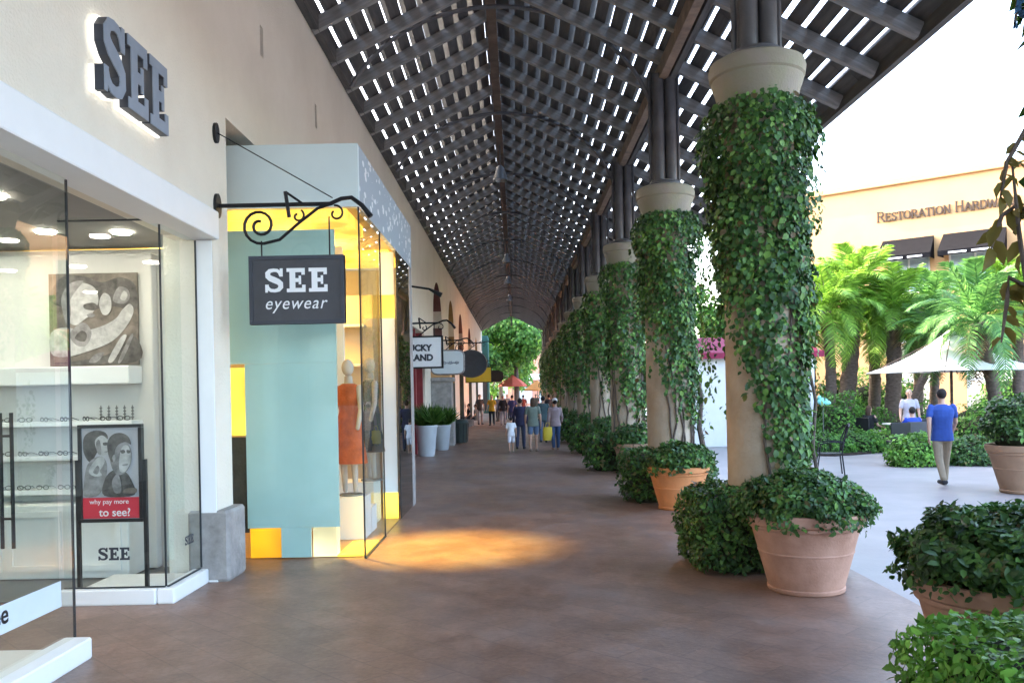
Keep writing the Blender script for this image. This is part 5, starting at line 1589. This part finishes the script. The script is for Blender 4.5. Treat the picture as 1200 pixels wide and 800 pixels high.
palm_at('curved-trunk palm in front of the white umbrella', 1172, 23.4, 1146, 378, 26, 'palmdark', 5, 1.0, .16)
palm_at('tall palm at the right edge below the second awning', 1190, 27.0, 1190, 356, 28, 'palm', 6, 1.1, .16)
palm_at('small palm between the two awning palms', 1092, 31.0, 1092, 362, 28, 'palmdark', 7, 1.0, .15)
palm_at('small drooping palm beside the magenta kiosk roof', 945, 31.0, 948, 372, 28, 'palm', 8, 1.0, .18)

palm_at('short palm filling the gap right of the thick-trunked palm', 1022, 31.5, 1022, 380, 26, 'palm', 9, .95, .2)
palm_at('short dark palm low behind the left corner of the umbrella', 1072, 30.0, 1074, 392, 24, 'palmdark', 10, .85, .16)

# ------------------------------------------------------------------ leafy trees
def tree(label, loc, H, cr, n, m, seed, tr=.18, size=(.16,.30), group='trees beyond the arcade', crz=None, name='leafy_tree'):
    r_ = np.random.default_rng(seed); rr = random.Random(seed)
    t = thing(name, label, 'tree', loc, 0, group)
    cz0 = H - (crz or cr); crz = crz or cr
    tr_ = MB()
    hub = Vector((rr.uniform(-.2,.2), rr.uniform(-.2,.2), cz0*.62))
    tr_.tube([(0,0,0),(hub.x*.5,hub.y*.5,hub.z*.5),hub], [tr, tr*.8, tr*.65], 9)
    tr_.build('trunk', M['bark'], t, True)
    cl = []
    lm = MB()
    for i in range(16):
        d = Vector(rand_dirs(1)[0]); q = rr.uniform(.35, .95)
        c = Vector((d.x*cr*q, d.y*cr*q, cz0 + d.z*crz*q))
        cl.append((c, rr.uniform(.28, .50)*cr))
        lm.tube([hub, hub.lerp(c, .5)+Vector((0,0,.15)), c], [tr*.5, tr*.28, tr*.08], 6)
    lm.build('limbs', M['bark'], t, True)
    P = []; N = []
    per = n//len(cl)
    for c, rad in cl:
        d = r_.normal(size=(per,3)); d /= np.linalg.norm(d, axis=1, keepdims=True)
        q = r_.uniform(.35, 1, per)[:, None]
        P.append(np.array(c) + d*q*rad*np.array([1,1,.75])); N.append(d)
    P = np.concatenate(P); N = np.concatenate(N); k = len(P)
    T = N*.4 + r_.normal(scale=.8, size=(k,3)) + np.array([0,0,-.5])
    o = link('crown', leaves_mesh('crown', P, N+r_.normal(scale=.6, size=(k,3))+np.array([0,0,.4]), T, r_.uniform(size[0], size[1], k), m, .33), t)
    o['kind'] = 'stuff'
tree('big round green tree closing the far end of the arcade', (gp_(606,88), 88, 0), 13.4, 5.4, 20000, M['tree'], 71, .35, (.3,.5))
tree('green tree beyond the far end, left of the walkway axis', (gp_(588,99), 99, 0), 11.5, 5.4, 10000, M['tree'], 72, .3, (.3,.55))
tree('bright tree seen in the gap between the two nearest columns', (gp_(828,36), 36, 0), 6.3, 2.2, 5200, M['tree'], 73, .2, (.16,.3))
tree('bright tree behind the kiosk roof near the foreground column', (gp_(890,42), 42, 0), 6.6, 2.6, 4200, M['tree'], 74, .2, (.18,.32))
tree('shaded tree behind the second and third columns', (gp_(752,44), 44, 0), 6.5, 2.6, 3600, M['tree'], 75, .2, (.2,.34))
tree('tree far behind the middle columns', (gp_(715,58), 58, 0), 7.5, 3.2, 3400, M['tree'], 76, .25, (.24,.4))
tree('far tree behind the last columns', (gp_(672,80), 80, 0), 8.5, 3.6, 3200, M['tree'], 77, .3, (.28,.5))

# ------------------------------------------------------------------ orange building across the courtyard
a_ = math.atan2(-.62, .78)
rb = thing('orange_store_building', 'orange stucco store building with black awnings across the courtyard', 'building', (20, 40, 0), a_)
XL, XR = -8.2, 22
HT = 11.5
holes = [(-2.35,-.45,6.2,7.95),(.35,2.55,6.2,7.95),(4.2,6.4,6.2,7.95)]
arches_ = [(-2.3,-.35,.1,2.9,3.9),(1.0,3.1,.1,2.9,2.9)]
fw = MB()
cutx = sorted(set([XL, XR] + [v for o in holes for v in o[:2]] + [v for o in arches_ for v in o[:2]]))
for a, b in zip(cutx[:-1], cutx[1:]):
    mid = (a+b)/2; z = 0
    for o in arches_:
        if o[0] < mid < o[1]:
            n = 10
            f = arch(o[0], o[1], o[3], o[4])
            zt = min([h[2] for h in holes if h[0] < mid < h[1]] or [HT])
            for i in range(n):
                xa, xb = a+(b-a)*i/n, a+(b-a)*(i+1)/n
                fw.prism([(xa, f(xa)), (xb, f(xb)), (xb, zt), (xa, zt)], 0, .4, 'y')
            z = zt
    for h in holes:
        if h[0] < mid < h[1]:
            if h[2] > z: fw.box(a, 0, z, b, .4, h[2])
            z = h[3]
    if z < HT: fw.box(a, 0, z, b, .4, HT)
fw.build('wall', M['adobe2'], rb)
MB().box(XL, .402, 0, XR, 14, HT-.2).build('rear_wall', M['adobe'], rb)
MB().bbox(XL-.15, -.18, HT+.002, XR, 14, HT+.3, .03).build('cornice', M['adobe2'], rb)
for (x0, x1, z0, z1) in holes:
    wn = MB().box(x0, .12, z0, x1, .14, z1).build('window', M['winglass'], rb)
    f = MB()
    for q in ((x0,z0,x0+.08,z1),(x1-.08,z0,x1,z1),(x0+.081,z1-.08,x1-.081,z1),(x0+.081,z0,x1-.081,z0+.08),((x0+x1)/2-.04,z0+.081,(x0+x1)/2+.04,z1-.081),(x0+.081,(z0+z1)/2-.03,(x0+x1)/2-.041,(z0+z1)/2+.03),((x0+x1)/2+.041,(z0+z1)/2-.03,x1-.081,(z0+z1)/2+.03)):
        f.box(q[0], .05, q[1], q[2], .115, q[3])
    f.build('frame', M['white'], wn)
    aw = MB().add([(x0-.2,-.02,8.85),(x1+.2,-.02,8.85),(x1+.25,-1.05,7.95),(x0-.25,-1.05,7.95),(x0-.25,-1.05,7.72),(x1+.25,-1.05,7.72),(x0-.2,-.02,7.75),(x1+.2,-.02,7.75)],
                  [(0,1,2,3),(3,2,5,4),(0,3,4,6),(1,7,5,2)]).build('awning', M['awning'], rb)
    MB().box(x0+.2, -1.058, 7.79, x0+.95, -1.053, 7.87).box(x0+1.15, -1.058, 7.79, x1-.1, -1.053, 7.87).build('awning_print', M['sign_white'], aw)
# lit ground floor windows
for (x0, x1, zt) in ((-2.3,-.35,3.9),(1.0,3.1,2.9)):
    b_ = MB().box(x0, .2, .1, x1, .22, zt).build('lit_window', glow_mat('lit_display_%d' % int(x1*10), (1,.93,.80), .10), rb)
    f = MB(); f.box(x0, .1, .1, x0+.14, .19, 2.9); f.box(x1-.14, .1, .1, x1, .19, 2.9); f.box(x0+.141, .1, 2.0, x1-.141, .19, 2.14)
    f.build('frame', M['white'], b_)
    MB().box((x0+x1)/2-.4, .17, .9, (x0+x1)/2+.4, .195, 1.8).build('poster', mat('orange_print_%d' % int(x1*10), (.75,.45,.22), .6, .5, 3, 0), b_)
pa = []
f = arch(-2.45, -.2, 2.9, 4.05); f2 = arch(-2.3, -.35, 2.9, 3.9)
xs = np.linspace(-2.3, -.35, 15)
MB().prism([(x, f(x)) for x in np.linspace(-2.45, -.2, 17)] + [(x, f2(x)) for x in reversed(xs)], -.08, -.002).build('arch_trim', M['white'], rb)
# lettering, each letter on its own
x = -2.78
for i, ch_ in enumerate("RESTORATION HARDWARE"):
    if ch_ == ' ': x += .16; continue
    h = .48 if i in (0, 12) else .38
    l = stroke_letter(ch_, h, .07, -.10, -.03).build('letter', M['bronze'], rb, loc=(x, 0, 9.80))
    x += STW[ch_]*h*.92 + .03

# ------------------------------------------------------------------ far end of the walkway
fb_ = thing('far_building', 'pink and orange building beyond the far end of the arcade', 'building', (0, 118, 0))
MB().box(-22, 0, 0, 30, 10, 8).build('wall', mat('dusty_pink_stucco', (.48,.25,.18), .9, .08, .6, .1), fb_)
for x in (-7, -3.6, -.2, 3.2, 6.6):
    wn = MB().box(x, -.06, .4, x+2.4, -.02, 3.2).build('window', M['winglass'], fb_)
    MB().box(x-.1, -.10, 3.22, x+2.5, -.02, 3.45).build('frame', M['white'], wn)
MB().add([(-9,-.05,4.4),(9.4,-.05,4.4),(9.4,-1.4,3.6),(-9,-1.4,3.6),(-9,-.05,3.58),(9.4,-.05,3.58)], [(0,1,2,3),(3,2,5,4),(0,3,4),(1,5,2)]).build('awning', M['canvas'], fb_)
for x, lb in ((gp_(601, 90), 'red market umbrella at the far end of the walkway'), ):
    t = thing('market_umbrella', lb, 'umbrella', (x, 88, 0))
    MB().lathe([(1.5,2.5),(1.5,2.62),(.8,3.2),(.05,3.7)], n=8).build('canopy', mat('red_umbrella_cloth', (.50,.09,.05), .8, .1, 4, .05), t)
    MB().tube([(0,0,0),(0,0,3.6)], .04, 8).build('pole', M['steel'], t)
t = thing('market_umbrella', 'orange umbrella at the far end beside the last column', 'umbrella', (gp_(630,84), 84, 0))
MB().lathe([(1.3,2.0),(1.3,2.12),(.7,2.6),(.05,3.0)], n=8).build('canopy', mat('orange_umbrella_cloth', (.65,.28,.08), .8, .1, 4, .05), t)
MB().tube([(0,0,0),(0,0,2.95)], .04, 8).build('pole', M['steel'], t)
tw = thing('teal_shopfront', 'dark teal corner shopfront at the far end of the shop wall', 'shopfront', (-2.9, 79.5, 0))
MB().bbox(-2,0,0,.35,3,7.2,.05).build('wall', M['tealp'], tw)
MB().box(-.6,-.06,.3,.2,-.02,3).build('window', M['dkglass'], tw)
